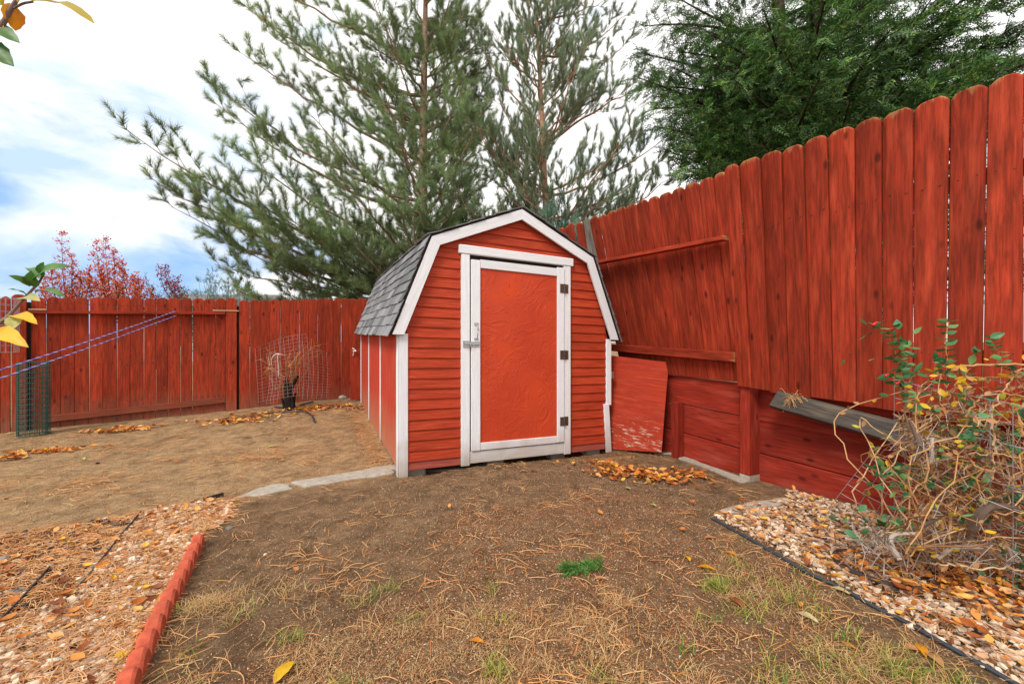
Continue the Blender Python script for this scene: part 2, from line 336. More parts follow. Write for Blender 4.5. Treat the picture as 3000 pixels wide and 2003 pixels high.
M['redleaf'] = island('autumn_leaves', [(0, (.38, .02, .035)), (.45, (.58, .05, .03)), (.75, (.75, .18, .04)), (1, (.75, .32, .06))], .6, .3, .25)
M['duskleaf'] = island('dark_red_leaves', [(0, (.16, .012, .03)), (.6, (.33, .02, .035)), (1, (.5, .06, .04))], .6, .3, .2)
M['litter'] = island('dry_needle_litter', [(0, (.38, .13, .035)), (.5, (.58, .27, .10)), (1, (.70, .42, .20))], .6, .2)
M['flakes'] = island('bark_crumbs', [(0, (.16, .06, .03)), (.4, (.34, .12, .045)), (.8, (.45, .2, .09)), (1, (.6, .5, .36))], .8, .1)
M['fallen'] = island('fallen_leaves', [(0, (.20, .055, .02)), (.3, (.46, .13, .025)), (.6, (.68, .27, .05)), (.8, (.70, .38, .15)), (1, (.80, .44, .02))], .55, .35, .12)
M['gravel'] = island('pale_stones', [(0, (.26, .16, .10)), (.25, (.46, .33, .24)), (.6, (.66, .51, .37)), (.88, (.76, .66, .54)), (1, (.5, .26, .14))], .85, .2, bump=.5)
M['lava'] = island('dark_stones', [(0, (.03, .025, .025)), (.7, (.09, .07, .065)), (.9, (.2, .12, .07)), (1, (.4, .33, .25))], .9, .2, bump=.7)
M['soilgrain'] = island('soil_crumbs', [(0, (.08, .05, .03)), (.5, (.24, .15, .085)), (.93, (.40, .28, .17)), (1, (.52, .43, .33))], .9, .1)
M['drygrass'] = island('dry_grass', [(0, (.36, .18, .07)), (.5, (.56, .33, .15)), (.88, (.66, .46, .25)), (1, (.36, .34, .1))], .7, .2, .15)
M['grass'] = island('green_grass', [(0, (.07, .16, .025)), (.4, (.17, .27, .04)), (.7, (.40, .40, .07)), (1, (.58, .42, .12))], .6, .25, .2)
M['leafgreen'] = island('bush_leaves', [(0, (.035, .13, .05)), (.6, (.08, .23, .09)), (1, (.20, .36, .12))], .45, .4, .2)
M['leafyellow'] = island('yellow_bush_leaves', [(0, (.5, .28, .02)), (.6, (.72, .45, .02)), (1, (.45, .48, .04))], .45, .4, .25)
M['leafdry'] = island('withered_leaves', [(0, (.24, .11, .04)), (1, (.5, .28, .13))], .7, .2, .1)
M['cane'] = island('dry_canes', [(0, (.26, .11, .045)), (.5, (.5, .27, .12)), (1, (.62, .42, .25))], .7, .2)
M['deadwood'] = island('grey_dead_stems', [(0, (.10, .07, .055)), (.5, (.28, .21, .17)), (1, (.55, .47, .42))], .9, .1, bump=.6)
M['orangetwig'] = island('orange_twigs', [(0, (.22, .08, .03)), (1, (.46, .21, .075))], .6, .2)
M['berry'] = plain('red_berry', (.5, .01, .012), .25, .5)
M['rock'] = plain('grey_rock', (.2, .18, .165), .9, .2, 0, .4, 14, .8)
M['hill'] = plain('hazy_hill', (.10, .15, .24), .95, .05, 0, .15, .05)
M['house'] = plain('house_wall', (.42, .44, .46), .8)
M['houseroof'] = plain('grey_roof', (.17, .165, .17), .9, .1, 0, .2, 3)
M['redwash'] = plain('red_painted_concrete', (.52, .14, .10), .9, .1, 0, .25, 30, .4)
M['straw'] = island('straw', [(0, (.35, .19, .08)), (1, (.6, .4, .2))], .8, .1)
def leafmat(name, c1, c2, vein=None):
    m, nt, b = mat_new(name, .42, .45); tcn = N(nt, 'ShaderNodeTexCoord'); n = N(nt, 'ShaderNodeTexNoise', inp={'Scale': 18, 'Detail': 4}); nt.links.new(tcn.outputs['Object'], n.inputs['Vector'])
    r = ramp(nt, [(.35, c1), (.65, c2)]); nt.links.new(n.outputs[0], r.inputs[0]); nt.links.new(r.outputs[0], b.inputs['Base Color'])
    tr = N(nt, 'ShaderNodeBsdfTranslucent'); nt.links.new(r.outputs[0], tr.inputs[0]); ms = N(nt, 'ShaderNodeMixShader'); ms.inputs[0].default_value = .35
    out = [x for x in nt.nodes if x.type == 'OUTPUT_MATERIAL'][0]; nt.links.new(b.outputs[0], ms.inputs[1]); nt.links.new(tr.outputs[0], ms.inputs[2]); nt.links.new(ms.outputs[0], out.inputs[0]); return m
LM = {'green': leafmat('apple_leaf_green', (.05, .16, .03), (.12, .27, .05)), 'olive': leafmat('apple_leaf_olive', (.38, .32, .02), (.55, .40, .02)),
      'yellow': leafmat('apple_leaf_yellow', (.75, .42, .01), (.85, .55, .03)), 'orange': leafmat('leaf_orange', (.68, .22, .015), (.8, .38, .02)),
      'tan': leafmat('leaf_tan', (.48, .22, .09), (.66, .38, .19)), 'pale': leafmat('leaf_pale', (.62, .48, .24), (.74, .62, .36)), 'brown': leafmat('leaf_brown', (.22, .07, .03), (.36, .13, .05)), 'lime': leafmat('leaf_lime', (.45, .5, .14), (.6, .6, .25))}
# shingle
m, nt_, b_ = mat_new('asphalt_shingle', .95, .1)
mp_ = obj_coords(nt_, (1, 1, 1)); n_ = N(nt_, 'ShaderNodeTexNoise', inp={'Scale': 160, 'Detail': 3, 'Roughness': .8}); nt_.links.new(mp_.outputs[0], n_.inputs['Vector'])
oi_ = N(nt_, 'ShaderNodeObjectInfo'); r_ = ramp(nt_, [(0, (.12, .128, .14)), (.5, (.20, .21, .225)), (1, (.30, .31, .33))]); nt_.links.new(oi_.outputs['Random'], r_.inputs[0])
r2_ = ramp(nt_, [(.35, (.6,) * 3), (.65, (1.25,) * 3)]); nt_.links.new(n_.outputs[0], r2_.inputs[0])
nt_.links.new(mixc(nt_, 1., r_.outputs[0], r2_.outputs[0], 'MULTIPLY'), b_.inputs['Base Color']); M['shingle'] = m
# door panel: flat red paint over trowelled relief
m, nt_, b_ = mat_new('trowelled_red_panel', .45, .28)
mp_ = obj_coords(nt_, (1, 1, 1), False); n_ = N(nt_, 'ShaderNodeTexNoise', inp={'Scale': 4.2, 'Detail': 5, 'Roughness': .6, 'Distortion': 1.1}); nt_.links.new(mp_.outputs[0], n_.inputs['Vector'])
n2_ = N(nt_, 'ShaderNodeTexNoise', inp={'Scale': 2.2, 'Detail': 2}); nt_.links.new(mp_.outputs[0], n2_.inputs['Vector'])
rr = ramp(nt_, [(.40, (0, 0, 0)), (.50, (.8, .8, .8)), (.53, (.15, .15, .15)), (.68, (.3,) * 3)]); nt_.links.new(n_.outputs[0], rr.inputs[0])
ms_ = N(nt_, 'ShaderNodeMath', operation='MULTIPLY'); nt_.links.new(rr.outputs[0], ms_.inputs[0]); nt_.links.new(n2_.outputs[0], ms_.inputs[1])
bp_ = N(nt_, 'ShaderNodeBump', inp={'Strength': .5, 'Distance': .013}); nt_.links.new(ms_.outputs[0], bp_.inputs['Height']); nt_.links.new(bp_.outputs[0], b_.inputs['Normal'])
rc = ramp(nt_, [(.35, (.50, .052, .018)), (.6, (.57, .064, .022)), (.75, (.64, .068, .015))]); nt_.links.new(n2_.outputs[0], rc.inputs[0]); nt_.links.new(rc.outputs[0], b_.inputs['Base Color']); M['door'] = m
# ground
m, nt_, b_ = mat_new('bare_soil', .95, .12); lk = nt_.links.new
ge = N(nt_, 'ShaderNodeNewGeometry'); at = N(nt_, 'ShaderNodeAttribute', attribute_name='soil')
def nz(scale, det=8, ro=.65):
    n = N(nt_, 'ShaderNodeTexNoise', inp={'Scale': scale, 'Detail': det, 'Roughness': ro}); lk(ge.outputs['Position'], n.inputs['Vector']); return n.outputs[0]
a1, a2, a3, a4 = nz(1.6), nz(14), nz(95, 5, .75), nz(5)
tanr = ramp(nt_, [(.3, (.30, .185, .095)), (.55, (.45, .295, .16)), (.75, (.53, .37, .21))]); lk(a2, tanr.inputs[0])
drk = ramp(nt_, [(.3, (.15, .090, .050)), (.55, (.26, .162, .093)), (.78, (.37, .235, .138))]); lk(a2, drk.inputs[0])
s1 = N(nt_, 'ShaderNodeMath', operation='MULTIPLY_ADD', inp={1: .85}); lk(a1, s1.inputs[0]); lk(at.outputs['Fac'], s1.inputs[2])
s2 = ramp(nt_, [(.45, (0, 0, 0)), (1.0, (1, 1, 1))]); lk(s1.outputs[0], s2.inputs[0])
c = mixc(nt_, s2.outputs[0], tanr.outputs[0], drk.outputs[0])
gr = ramp(nt_, [(.34, (.5,) * 3), (.5, (1,) * 3), (.66, (1.5, 1.42, 1.3))]); lk(a3, gr.inputs[0]); c = mixc(nt_, .85, c, gr.outputs[0], 'MULTIPLY'); pr_ = ramp(nt_, [(.35, (.62, .60, .58)), (.5, (.95,) * 3), (.65, (1.22, 1.2, 1.16))]); lk(a4, pr_.inputs[0]); c = mixc(nt_, .9, c, pr_.outputs[0], 'MULTIPLY')
lk(c, b_.inputs['Base Color'])
hs = N(nt_, 'ShaderNodeMath', operation='ADD'); lk(a3, hs.inputs[0]); lk(a2, hs.inputs[1])
bp_ = N(nt_, 'ShaderNodeBump', inp={'Strength': 1., 'Distance': .02}); lk(hs.outputs[0], bp_.inputs['Height']); lk(bp_.outputs[0], b_.inputs['Normal']); M['soil'] = m

# ------------------------------------------------------------------ ground
def grid_axis(lo, hi, step, far):
    mid = list(np.arange(lo, hi + 1e-6, step)); a = []; s = step; x = lo
    while x > -far: s *= 1.35; x -= s; a.append(x)
    b = []; s = step; x = hi
    while x < far: s *= 1.35; x += s; b.append(x)
    return np.array(a[::-1] + mid + b)
gx = grid_axis(-7.5, 3.6, .045, 1500); gy = grid_axis(.6, 9.5, .045, 1500)
XX, YY = np.meshgrid(gx, gy); ZZ = height(XX, YY); ny, nx = XX.shape
fine = .006 * (vnoise(XX, YY, 18, 3) - .5) + .005 * (vnoise(XX, YY, 9, 5) - .5); ZZ = ZZ + fine * ((XX > -8) & (XX < 4) & (YY < 10))
gb = MB(); I = np.arange(ny - 1)[:, None] * nx + np.arange(nx - 1)[None]
gb.add(np.stack([XX, YY, ZZ], -1).reshape(-1, 3), Q=np.stack([I, I + 1, I + nx + 1, I + nx], -1).reshape(-1, 4))
ground = gb.build('ground', M['soil'], smooth=True, kind='structure')
pA, pB = G(700, 1455), G(1175, 1385)
def soil_mask(X, Y):
    ln = pA[1] + (pB[1] - pA[1]) / (pB[0] - pA[0]) * (X - pA[0])        # along the concrete strip
    d = ln - Y; s = ss(-.25, .35, d) * ss(-3.2, -1.7, X)
    s = np.maximum(s, ss(-.2, .5, X) * .85) * 1.0
    s = np.maximum(s, .25 * ss(3.5, 6.5, Y) + .1)
    return s * .62
att = ground.data.attributes.new('soil', 'FLOAT', 'POINT'); att.data.foreach_set('value', soil_mask(XX, YY).astype(np.float32).ravel())
hb = MB(); n = 60
for k, (az0, az1, d, hh) in enumerate([(-75, -43, 900, 60)]):
    az = np.radians(np.linspace(az0, az1, n)); prof = 12 + hh * (.4 + .6 * vnoise(np.linspace(0, 9, n), np.zeros(n), 1, 4)) * ss(0, .25, np.linspace(0, 1, n)) * ss(1, .6, np.linspace(0, 1, n))
    bot = np.stack([np.sin(az) * d, np.cos(az) * d, np.full(n, -2)], -1); top = np.stack([np.sin(az) * (d + 160), np.cos(az) * (d + 160), prof], -1); back = np.stack([np.sin(az) * (d + 400), np.cos(az) * (d + 400), np.full(n, -2)], -1)
    i = np.arange(n - 1)[:, None]; hb.add(np.concatenate([bot, top, back]), Q=np.concatenate([np.hstack([i, i + 1, i + 1 + n, i + n]), np.hstack([i + n, i + 1 + n, i + 1 + 2 * n, i + 2 * n])]))
hb.build('hills', M['hill'], smooth=True, kind='structure')

# ------------------------------------------------------------------ shed
shed = thing('garden_shed', 'red barn-style garden shed with white trim and grey shingled gambrel roof', 'shed', (.050, 4.146, .012))
ex = unit((.905, .426, 0)); ey = unit((-.426, .905, 0)); ey = unit(ey - ex * np.dot(ex, ey)); ez = np.cross(ex, ey)
shed.matrix_basis = Matrix(((ex[0], ey[0], ez[0], .050), (ex[1], ey[1], ez[1], 4.146), (ex[2], ey[2], ez[2], .016), (0, 0, 0, 1)))
SL = 3.62
def sbox(name, lo, hi, mat, parent=shed, long='z', ch=.003):
    """box in shed coordinates with its grain (local x) along the named axis"""
    lo = np.array(lo, float); hi = np.array(hi, float); c = (lo + hi) / 2; s = hi - lo
    ax = {'x': (0, 1, 2), 'y': (1, 2, 0), 'z': (2, 0, 1)}[long]
    l, a, b = s[ax[0]], s[ax[1]], s[ax[2]]
    V, f = prism([(-l/2, -a/2), (l/2, -a/2), (l/2, a/2), (-l/2, a/2)], b, min(ch, b * .3))
    o = link(name, new_mesh(name, V, f), mat, parent); E = np.eye(3)
    Mx = Matrix.Identity(4)
    for col in range(3):
        for row in range(3): Mx[row][col] = E[ax[col]][row]
    off = np.zeros(3) if parent is shed else np.array(parent.get('org', (0, 0, 0)))
    for row in range(3): Mx[row][3] = c[row] - off[row]
    o.matrix_basis = Mx; return o
EAV, KNE, PEAK = (1.235, 1.235), (.885, 2.125), (.03, 2.515)
def roof_x(z):      # half width of the fascia's inner edge at height z
    if z <= EAV[1]: return 9.
    if z <= KNE[1]: t = (z - EAV[1]) / (KNE[1] - EAV[1]); return EAV[0] + (KNE[0] - EAV[0]) * t - .07
    t = (z - KNE[1]) / (PEAK[1] - KNE[1]); return max(.02, KNE[0] * (1 - t) - .10)
# walls (sheathing core) side panels and battens
core = MB(); oc = [(-1.15, .03), (1.15, .03), (1.15, 1.22), (.86, 2.07), (.02, 2.46), (-.86, 2.07), (-1.15, 1.22)]
nO = len(oc); V = [(x, 0.004, z) for x, z in oc] + [(x, SL - .01, z) for x, z in oc]
mec = new_mesh('wall', V, [tuple(range(nO)), tuple(range(2 * nO - 1, nO - 1, -1))] + [(i, i + nO, (i + 1) % nO + nO, (i + 1) % nO) for i in range(nO)])
link('wall', mec, M['ply_shed'], shed)
for k in range(3):
    y0, y1 = .0 + 1.205 * k, 1.205 * (k + 1) - .004
    sbox('side_panel', (-1.165, y0 + .012, .0), (-1.152, y1, 1.23), M['ply_shed'])
    sbox('side_panel', (1.152, y0 + .012, .0), (1.165, y1, 1.23), M['ply_shed'])
    sbox('batten', (-1.178, y1 - .022, -.01), (-1.166, y1 + .022, 1.225), M['white'])
sbox('corner_board', (-1.172, -.026, -.045), (-1.093, .0, 1.235), M['white'])
sbox('corner_board', (-1.186, -.022, -.04), (-1.1735, .05, 1.23), M['white'])
sbox('corner_board', (1.105, -.026, .50), (1.172, .0, 1.24), M['white'])
o = sbox('corner_board', (1.09, -.030, -.03), (1.16, -.004, .515), M['white']); o.rotation_euler.rotate_axis('Y', 0); o.matrix_basis = o.matrix_basis @ Matrix.Rotation(R(-4.0), 4, 'Z'); o.location.x -= .004
tag(o, 'lower piece of the broken corner board, leaning outward at the bottom')
sbox('metal_bracket', (1.165, -.034, .80), (1.205, -.012, .875), M['steel'], long='z')
# clapboards
def clap(z0, z1, xa, xb, xa1, xb1, mat=M['siding'], nm='clapboard'):
    yb, yt, th = -.0175, -.007, .012
    c = ((xa + xb) / 2, 0, z0)
    V = [(xa, yb, z0), (xb, yb, z0), (xb, yb + th, z0), (xa, yb + th, z0), (xa, yb, z0 + .004), (xb, yb, z0 + .004), (xb1, yt + .002, z1), (xa1, yt + .002, z1), (xb1, yt + .006, z1), (xa1, yt + .006, z1)]
    jag = [random.uniform(-.0012, .0012) for _ in V]
    V = [(v[0] - c[0], v[1], v[2] - c[2] + j) for v, j in zip(V, jag)]
    f = [(0, 1, 5, 4), (4, 5, 6, 7), (0, 3, 2, 1), (3, 9, 8, 2), (7, 6, 8, 9), (0, 4, 7, 9, 3), (1, 2, 8, 6, 5)]
    return link(nm, new_mesh(nm, V, f), mat, shed, c)
PIT = .0935; k = 0; z = .085
clap(.012, .082, -1.092, -.60, -1.092, -.60, M['skirt'], 'skirt_board'); clap(.012, .082, .62, 1.085, .62, 1.09, M['skirt'], 'skirt_board')
while z < 2.46:
    z1 = z + PIT + .006; xo0 = min(1.10, roof_x(z)); xo1 = min(1.10, roof_x(z1))
    if xo1 < .04: xo1 = .03
    if z1 < 2.02:
        clap(z, z1, -xo0, -.597, -xo1, -.597); clap(z, z1, .618, xo0, .618, xo1)
    elif z < 2.0:
        clap(z, z1, -xo0, -.597, -max(xo1, .6), -.597); clap(z, z1, .618, xo0, .618, max(xo1, .62))
    else: clap(z, z1, -xo0, xo0, -xo1, xo1)
    z += PIT
# fascia
def fascia(x0, z0, x1, z1, w=.092, y0=-.062, y1=-.040, inset=1):
    a = np.array([x0, z0]); b = np.array([x1, z1]); d = unit(b - a); nrm = np.array([-d[1], d[0]]) * inset
    return a, b, a + nrm * w, b + nrm * w
def fascia_poly(pts, name='fascia_board'):
    c = np.mean(pts, 0); pts = [np.array(p) - c for p in pts]
    # local x along the first edge
    d = unit(pts[1] - pts[0]); q = np.array([-d[1], d[0]])
    out = [(np.dot(p, d), np.dot(p, q)) for p in pts]
    area = sum(out[i][0] * out[(i + 1) % 4][1] - out[(i + 1) % 4][0] * out[i][1] for i in range(4))
    if area < 0: out = out[::-1]
    V, f = prism(out, .024, .002); o = link(name, new_mesh(name, V, f), M['white'], shed)
    ax = Matrix(((d[0], q[0], 0, c[0]), (0, 0, -1, -.052), (d[1], q[1], 0, c[1]), (0, 0, 0, 1)))
    o.matrix_basis = ax; return o
def inner(p, q, r, w):   # mitre point at q
    d1 = unit(np.array(q) - p); d2 = unit(np.array(r) - q); n1 = np.array([d1[1], -d1[0]]); n2 = np.array([d2[1], -d2[0]]); m_ = unit(n1 + n2); return np.array(q) + m_ * w / np.dot(m_, n1)
W = .095
Lp = [(-EAV[0], EAV[1] - .01), (-KNE[0], KNE[1]), PEAK, (KNE[0] + .01, KNE[1]), (EAV[0] + .01, EAV[1])]
I1 = inner(Lp[0], Lp[1], Lp[2], W); I2 = inner(Lp[1], Lp[2], Lp[3], W); I3 = inner(Lp[2], Lp[3], Lp[4], W)
e0 = np.array([Lp[0][0] + W * 1.07, Lp[0][1]]); e4 = np.array([Lp[4][0] - W * 1.07, Lp[4][1]])
g = .0015
fascia_poly([Lp[0], Lp[1], I1, e0]); fascia_poly([Lp[1], Lp[2], I2, I1]); fascia_poly([Lp[2], Lp[3], I3, I2]); fascia_poly([Lp[3], Lp[4], e4, I3])
# roof decks + shingles
def slope(A, B, nrow, kind=None, count=True):
    A = np.array(A); B = np.array(B); d2 = unit(B - A); Ln = np.linalg.norm(B - A); s = 1 if A[0] > 0 else -1
    n2 = np.array([d2[1], -d2[0]]) * (1 if s > 0 else -1)
    if n2[1] < 0: n2 = -n2
    A3 = lambda u, y, h: np.array([A[0] + d2[0] * u + n2[0] * h, y, A[1] + d2[1] * u + n2[1] * h])
    V = [A3(0, -.066, -.0), A3(Ln, -.066, 0), A3(Ln, SL + .05, 0), A3(0, SL + .05, 0), A3(0, -.066, .014), A3(Ln, -.066, .014), A3(Ln, SL + .05, .014), A3(0, SL + .05, .014)]
    link('roof_deck', new_mesh('roof_deck', V, [(0,1,2,3),(4,7,6,5),(0,4,5,1),(1,5,6,2),(2,6,7,3),(3,7,4,0)]), M['deck_gap_shade'], shed)
    exps = Ln / nrow; ntab = 13; tw = (SL + .12) / ntab; acc = MB()
    for i in range(nrow):
        for j in range(ntab + 1):
            off = (.5 if i % 2 else 0) + random.uniform(-.05, .05)
            ya = -.075 + (j - off) * tw; yb = ya + tw - .013
            if i % 3 == 1: ya -= .0
            ya = max(ya, -.085 + random.uniform(0, .012)); yb = min(yb, SL + .06)
            if yb - ya < .05: continue
            lo = i * exps - .018 + random.uniform(-.006, .006); hi = min(Ln + .004, lo + exps + .022)
            lift = .027 + random.uniform(0, .007)
            c0 = A3((lo + hi) / 2, (ya + yb) / 2, .016)
            P8 = []
            for (h0, h1) in ((lift - .009, .014), (lift, .019)):
                sk = random.uniform(-.004, .004)
                P8 += [A3(lo, ya, h0), A3(lo + sk, yb, h0 + random.uniform(0, .003)), A3(hi, yb, h1), A3(hi, ya, h1)]
            F8 = [(0,1,2,3),(4,7,6,5),(0,4,5,1),(1,5,6,2),(2,6,7,3),(3,7,4,0)]
            if kind == 'stuff': acc.add(np.array(P8), Q=np.array(F8))
            else: link('shingle', new_mesh('shingle', [p - c0 for p in P8], F8), M['shingle'], shed, c0)
    if kind == 'stuff': acc.build('shingle_courses', M['shingle'], shed, kind='stuff')
slope((-EAV[0] - .012, EAV[1] - .02), (-KNE[0] - .006, KNE[1] + .004), 9)
slope((-KNE[0] - .02, KNE[1] - .006), (PEAK[0], PEAK[1] + .006), 7)
slope((KNE[0] + .03, KNE[1] - .006), (PEAK[0], PEAK[1] + .006), 7, 'stuff')
slope((EAV[0] + .022, EAV[1] - .01), (KNE[0] + .016, KNE[1] + .004), 9, 'stuff')
# door surround
sbox('door_jamb', (-.598, -.040, .0), (-.516, -.002, 2.004), M['white'])
sbox('door_jamb', (.537, -.040, .005), (.619, -.002, 2.004), M['white'])
o = sbox('door_header', (-.625, -.046, 2.006), (.648, -.002, 2.090), M['white'], long='x', ch=.006)
sbox('door_sill', (-.512, -.036, .018), (.533, -.004, .128), M['white'], long='x')
sbox('door_gap_shade', (-.515, -.0055, .13), (.535, -.0015, 2.003), M['deck_gap_shade'])  # dark board behind the leaf, painted as the shade inside the doorway
door = thing('door', '', '', (0, 0, 0)); del door['label']; del door['category']; door.parent = shed; door.location = (.0, -.03, 0); door['org'] = (0., -.03, 0.)
sbox('panel', (-.43, -.034, .19), (.462, -.022, 1.90), M['door'], door)
sbox('stile', (-.503, -.050, .137), (-.413, -.0215, 1.958), M['white'], door)
sbox('stile', (.450, -.050, .142), (.531, -.0215, 1.978), M['white'], door)
sbox('rail', (-.411, -.047, 1.885), (.448, -.021, 1.966), M['white'], door, 'x')
sbox('rail', (-.411, -.047, .138), (.448, -.021, .208), M['white'], door, 'x')
hb_ = MB(); hb_.tube(spline([(-.455, -.052, 1.345), (-.455, -.066, 1.335), (-.455, -.088, 1.31), (-.455, -.092, 1.275), (-.455, -.088, 1.24), (-.455, -.066, 1.215), (-.455, -.052, 1.205)], 5), .0055, 7, True)
hb_.box((-.476, -.0535, 1.333), (-.434, -.0495, 1.36)); hb_.box((-.476, -.0535, 1.19), (-.434, -.0495, 1.217))
hd = hb_.build('handle', M['steel'], door, smooth=False); hd.location = (0, .03, 0)
lt = MB(); lt.box((-.525, -.056, 1.13), (-.425, -.0505, 1.178)); lt.box((-.585, -.048, 1.125), (-.528, -.0405, 1.185)); lt.tube([(-.57, -.062, 1.154), (-.43, -.062, 1.154)], .006, 8, True); lt.tube([(-.545, -.06, 1.154), (-.545, -.085, 1.16)], .005, 6, True); lt.box((-.50, -.068, 1.14), (-.485, -.0555, 1.168))
lt.build('latch', M['steel'], shed)
for zc in (1.76, 1.06, .36):
    hg = MB(); hg.box((.480, -.0545, zc - .047), (.530, -.0505, zc + .047)); hg.box((.540, -.0445, zc - .047), (.586, -.0405, zc + .047)); hg.tube([(.535, -.0545, zc - .05), (.535, -.0545, zc + .05)], .0065, 8, True)
    for dz in (-.03, 0, .03):
        hg.box((.500, -.0565, zc + dz - .003), (.506, -.054, zc + dz + .003)); hg.box((.562, -.0465, zc + dz - .003), (.568, -.044, zc + dz + .003))
    hg.build('hinge', M['hinge'], shed)
for (x, y) in ((-1.0, .12), (-.2, .12), (.55, .15), (1.0, .12)):    # stones the shed rests on
    sbox('support_block', (x - .09, y - .06, -.16), (x + .09, y + .1, .026), M['concrete'], ch=.02)
sbox('support_block', (-1.13, 1.25, -.12), (-1.0, 1.4, .026), M['concrete'], ch=.02)

bpy.context.view_layer.update()
SH = Matrix(((1, 0, 0, 0), (0, 1, 0, 0), (-.022, .025, 1, 0), (0, 0, 0, 1)))      # the old shed has sagged: floor and roof lines slope, posts stay plumb
for ch_ in shed.children: ch_.matrix_parent_inverse = SH

# ------------------------------------------------------------------ left fence
def LF(X, off=0.): return 9.085 + .546 * X - off      # y of the fence face at x
def LFu(u, off=0.): r = (u - 1500) / F; Y = (9.085 - off) / (1 - .546 * r); return np.array([r * Y, Y])
LD = unit((1, .546, 0)); LNm = np.array([LD[1], -LD[0], 0])    # towards the yard
lf = thing('board_fence', 'long red picket fence with its rails showing, along the left side of the yard', 'fence', (-5, LF(-5), 0))
c1 = 1 / 2.091
edgesB = [190, 283, 372, 460, 547, 632, 718, 798, 880, 955, 1030, 1107, 1180, 1252, 1323, 1383]
edgesC = [1465, 1530, 1592, 1653, 1717, 1775, 1835, 1890, 1945, 1997, 2047, 2090, 2138, 2190, 2235, 2280]
def topz(u): return float(np.interp(u, [0, 80, 660, 668, 1075, 2200], [1.79, 1.80, 1.895, 1.86, 2.01, 2.15]))
def lpicket(u0, u1, off, zt=None, zb=None, gap=.003, par=lf, tilt=0.):
    a = LFu(u0, off); b = LFu(u1, off); a3 = np.array([*a, 0]); b3 = np.array([*b, 0]); c = (a3 + b3) / 2; wdt = np.linalg.norm(b3 - a3)
    zt = zt if zt is not None else topz((u0 + u1) / 2) + random.uniform(-.006, .006)
    zb = zb if zb is not None else float(height(c[0], c[1])) - .04
    return board('picket', c + (0, 0, zb), c + LD * tilt + (0, 0, zt), LD, wdt - gap, .02, M['fence_far'], par, dog=.032, taper=random.uniform(-.02, .03), ch=.005)
for i in range(15): lpicket(edgesB[i] * c1, edgesB[i + 1] * c1, -.02 + random.uniform(-.002, .002), gap=random.choice([.0015, .002, .003, .003, .006]), tilt=random.uniform(-.006, .006))
for i in range(15): lpicket(edgesC[i] * c1, edgesC[i + 1] * c1, .03 + random.uniform(-.002, .002), gap=random.choice([.001, .002, .004]), tilt=random.uniform(-.006, .006))
lpicket(1383 * c1, 1451 * c1, .055, zt=topz(655) + .01, gap=.0)
lpicket(72 * c1, 163 * c1, .06, zt=1.83, gap=.0); lpicket(5 * c1, 66 * c1, .05, zt=1.80)
u = 3.
for k in range(7): lpicket(u - 52 - k * 4, u, .05, zt=1.79); u -= 52 + k * 4
# hidden run behind the shed to the corner
x = LFu(1092)[0]
while x < -.45:
    c = np.array([x + .07, LF(x + .07, .03), 0]); board('picket', c + (0, 0, .15), c + (0, 0, 2.03), LD, .138, .017, M['fence_far'], lf, dog=.032); x += .141
board('post', np.array([*LFu(697, -.04), -.1]), np.array([*LFu(697, -.04), 1.78]), LD, .12, .05, M['deck_gap_shade'], lf)  # near-black board behind the picket gap, its colour stands for the gap's shade
board('post', np.array([*LFu(84, -.05), -.1]), np.array([*LFu(84, -.05), 1.74]), LD, .12, .05, M['deck_gap_shade'], lf)  # same near-black backing, painting the shade of the left picket gap
def lrail(ua, ub, za, zb, wz, off, th=.038): A = np.array([*LFu(ua, off), za]); B = np.array([*LFu(ub, off), zb]); return board('rail', A, B, (0, 0, 1), wz, th, M['fence_far'], lf, ch=.004)
lrail(84, 661, 1.60, 1.655, .04, .045, .085)
lrail(124, 661, .145, .275, .088, .025)
for (ua, ub, zz) in ((84, 138, 1.640), (624, 700, 1.700)):
    A = np.array([*LFu(ua, .06), zz - .004]); B = np.array([*LFu(ub, .06), zz]); o = board('lath', A, B, (0, 0, 1), .016, .03, M['palewood'], lf); tag(o, 'pale unpainted lath on top of the rail')

# ------------------------------------------------------------------ right fences
RD = unit((-.45, 1, 0))            # along the wall, away from the camera
def RW(r, off=0.): a = WA + off * 1.0966; Y = a / (r + WM); return np.array([r * Y, Y])
def RWY(Y, off=0.): return np.array([WA + off * 1.0966 - WM * Y, Y])
# lean: recessed panel (rails showing)
rp_ = thing('leaning_fence_panel', 'leaning red picket panel with two rails showing, just right of the shed', 'fence', (1.7, 4.4, .8))
tops = np.array([195, 240, 278, 320, 365, 415, 465, 517, 575, 634, 700, 770, 825.]) / 1.5675 + 1600
tv = np.array([212, 205, 187, 171, 157, 139, 122, 105, 83, 60, 38, 12.]) / 1.5675 + 500
Yb = np.linspace(5.22, 3.64, 13)
def rpicket(par, bl, br, tl, tr, t=.022, mat=None, gap=.004, dog=.03):
    bl, br, tl, tr = map(np.array, (bl, br, tl, tr)); A = (bl + br) / 2; B = (tl + tr) / 2; w0 = np.linalg.norm(bl - br); w1 = np.linalg.norm(tl - tr)
    o = board('picket', A, B, br - bl, w0 - gap, t, mat or M['fence'], par, dog=dog, taper=float(np.clip(1 - (w1) / w0, -.12, .15)), ch=.005); return o
for i in range(12):
    f0, f1 = i / 12, (i + 1) / 12; ln0 = .42 - .12 * f0; ln1 = .42 - .12 * f1
    offb = .055 + random.uniform(-.003, .003)
    bl = np.array([*RWY(Yb[i], offb), .84]); br = np.array([*RWY(Yb[i + 1], offb), .84])
    t0 = RW((tops[i] - 1500) / F, -ln0 + offb); t1 = RW((tops[i + 1] - 1500) / F, -ln1 + offb)
    zt = CAMZ + (1001.5 - tv[i]) / F * (t0[1] + t1[1]) / 2
    rpicket(rp_, bl, br, [*t0, zt], [*t1, zt], gap=random.choice([.002, .003, .006]))
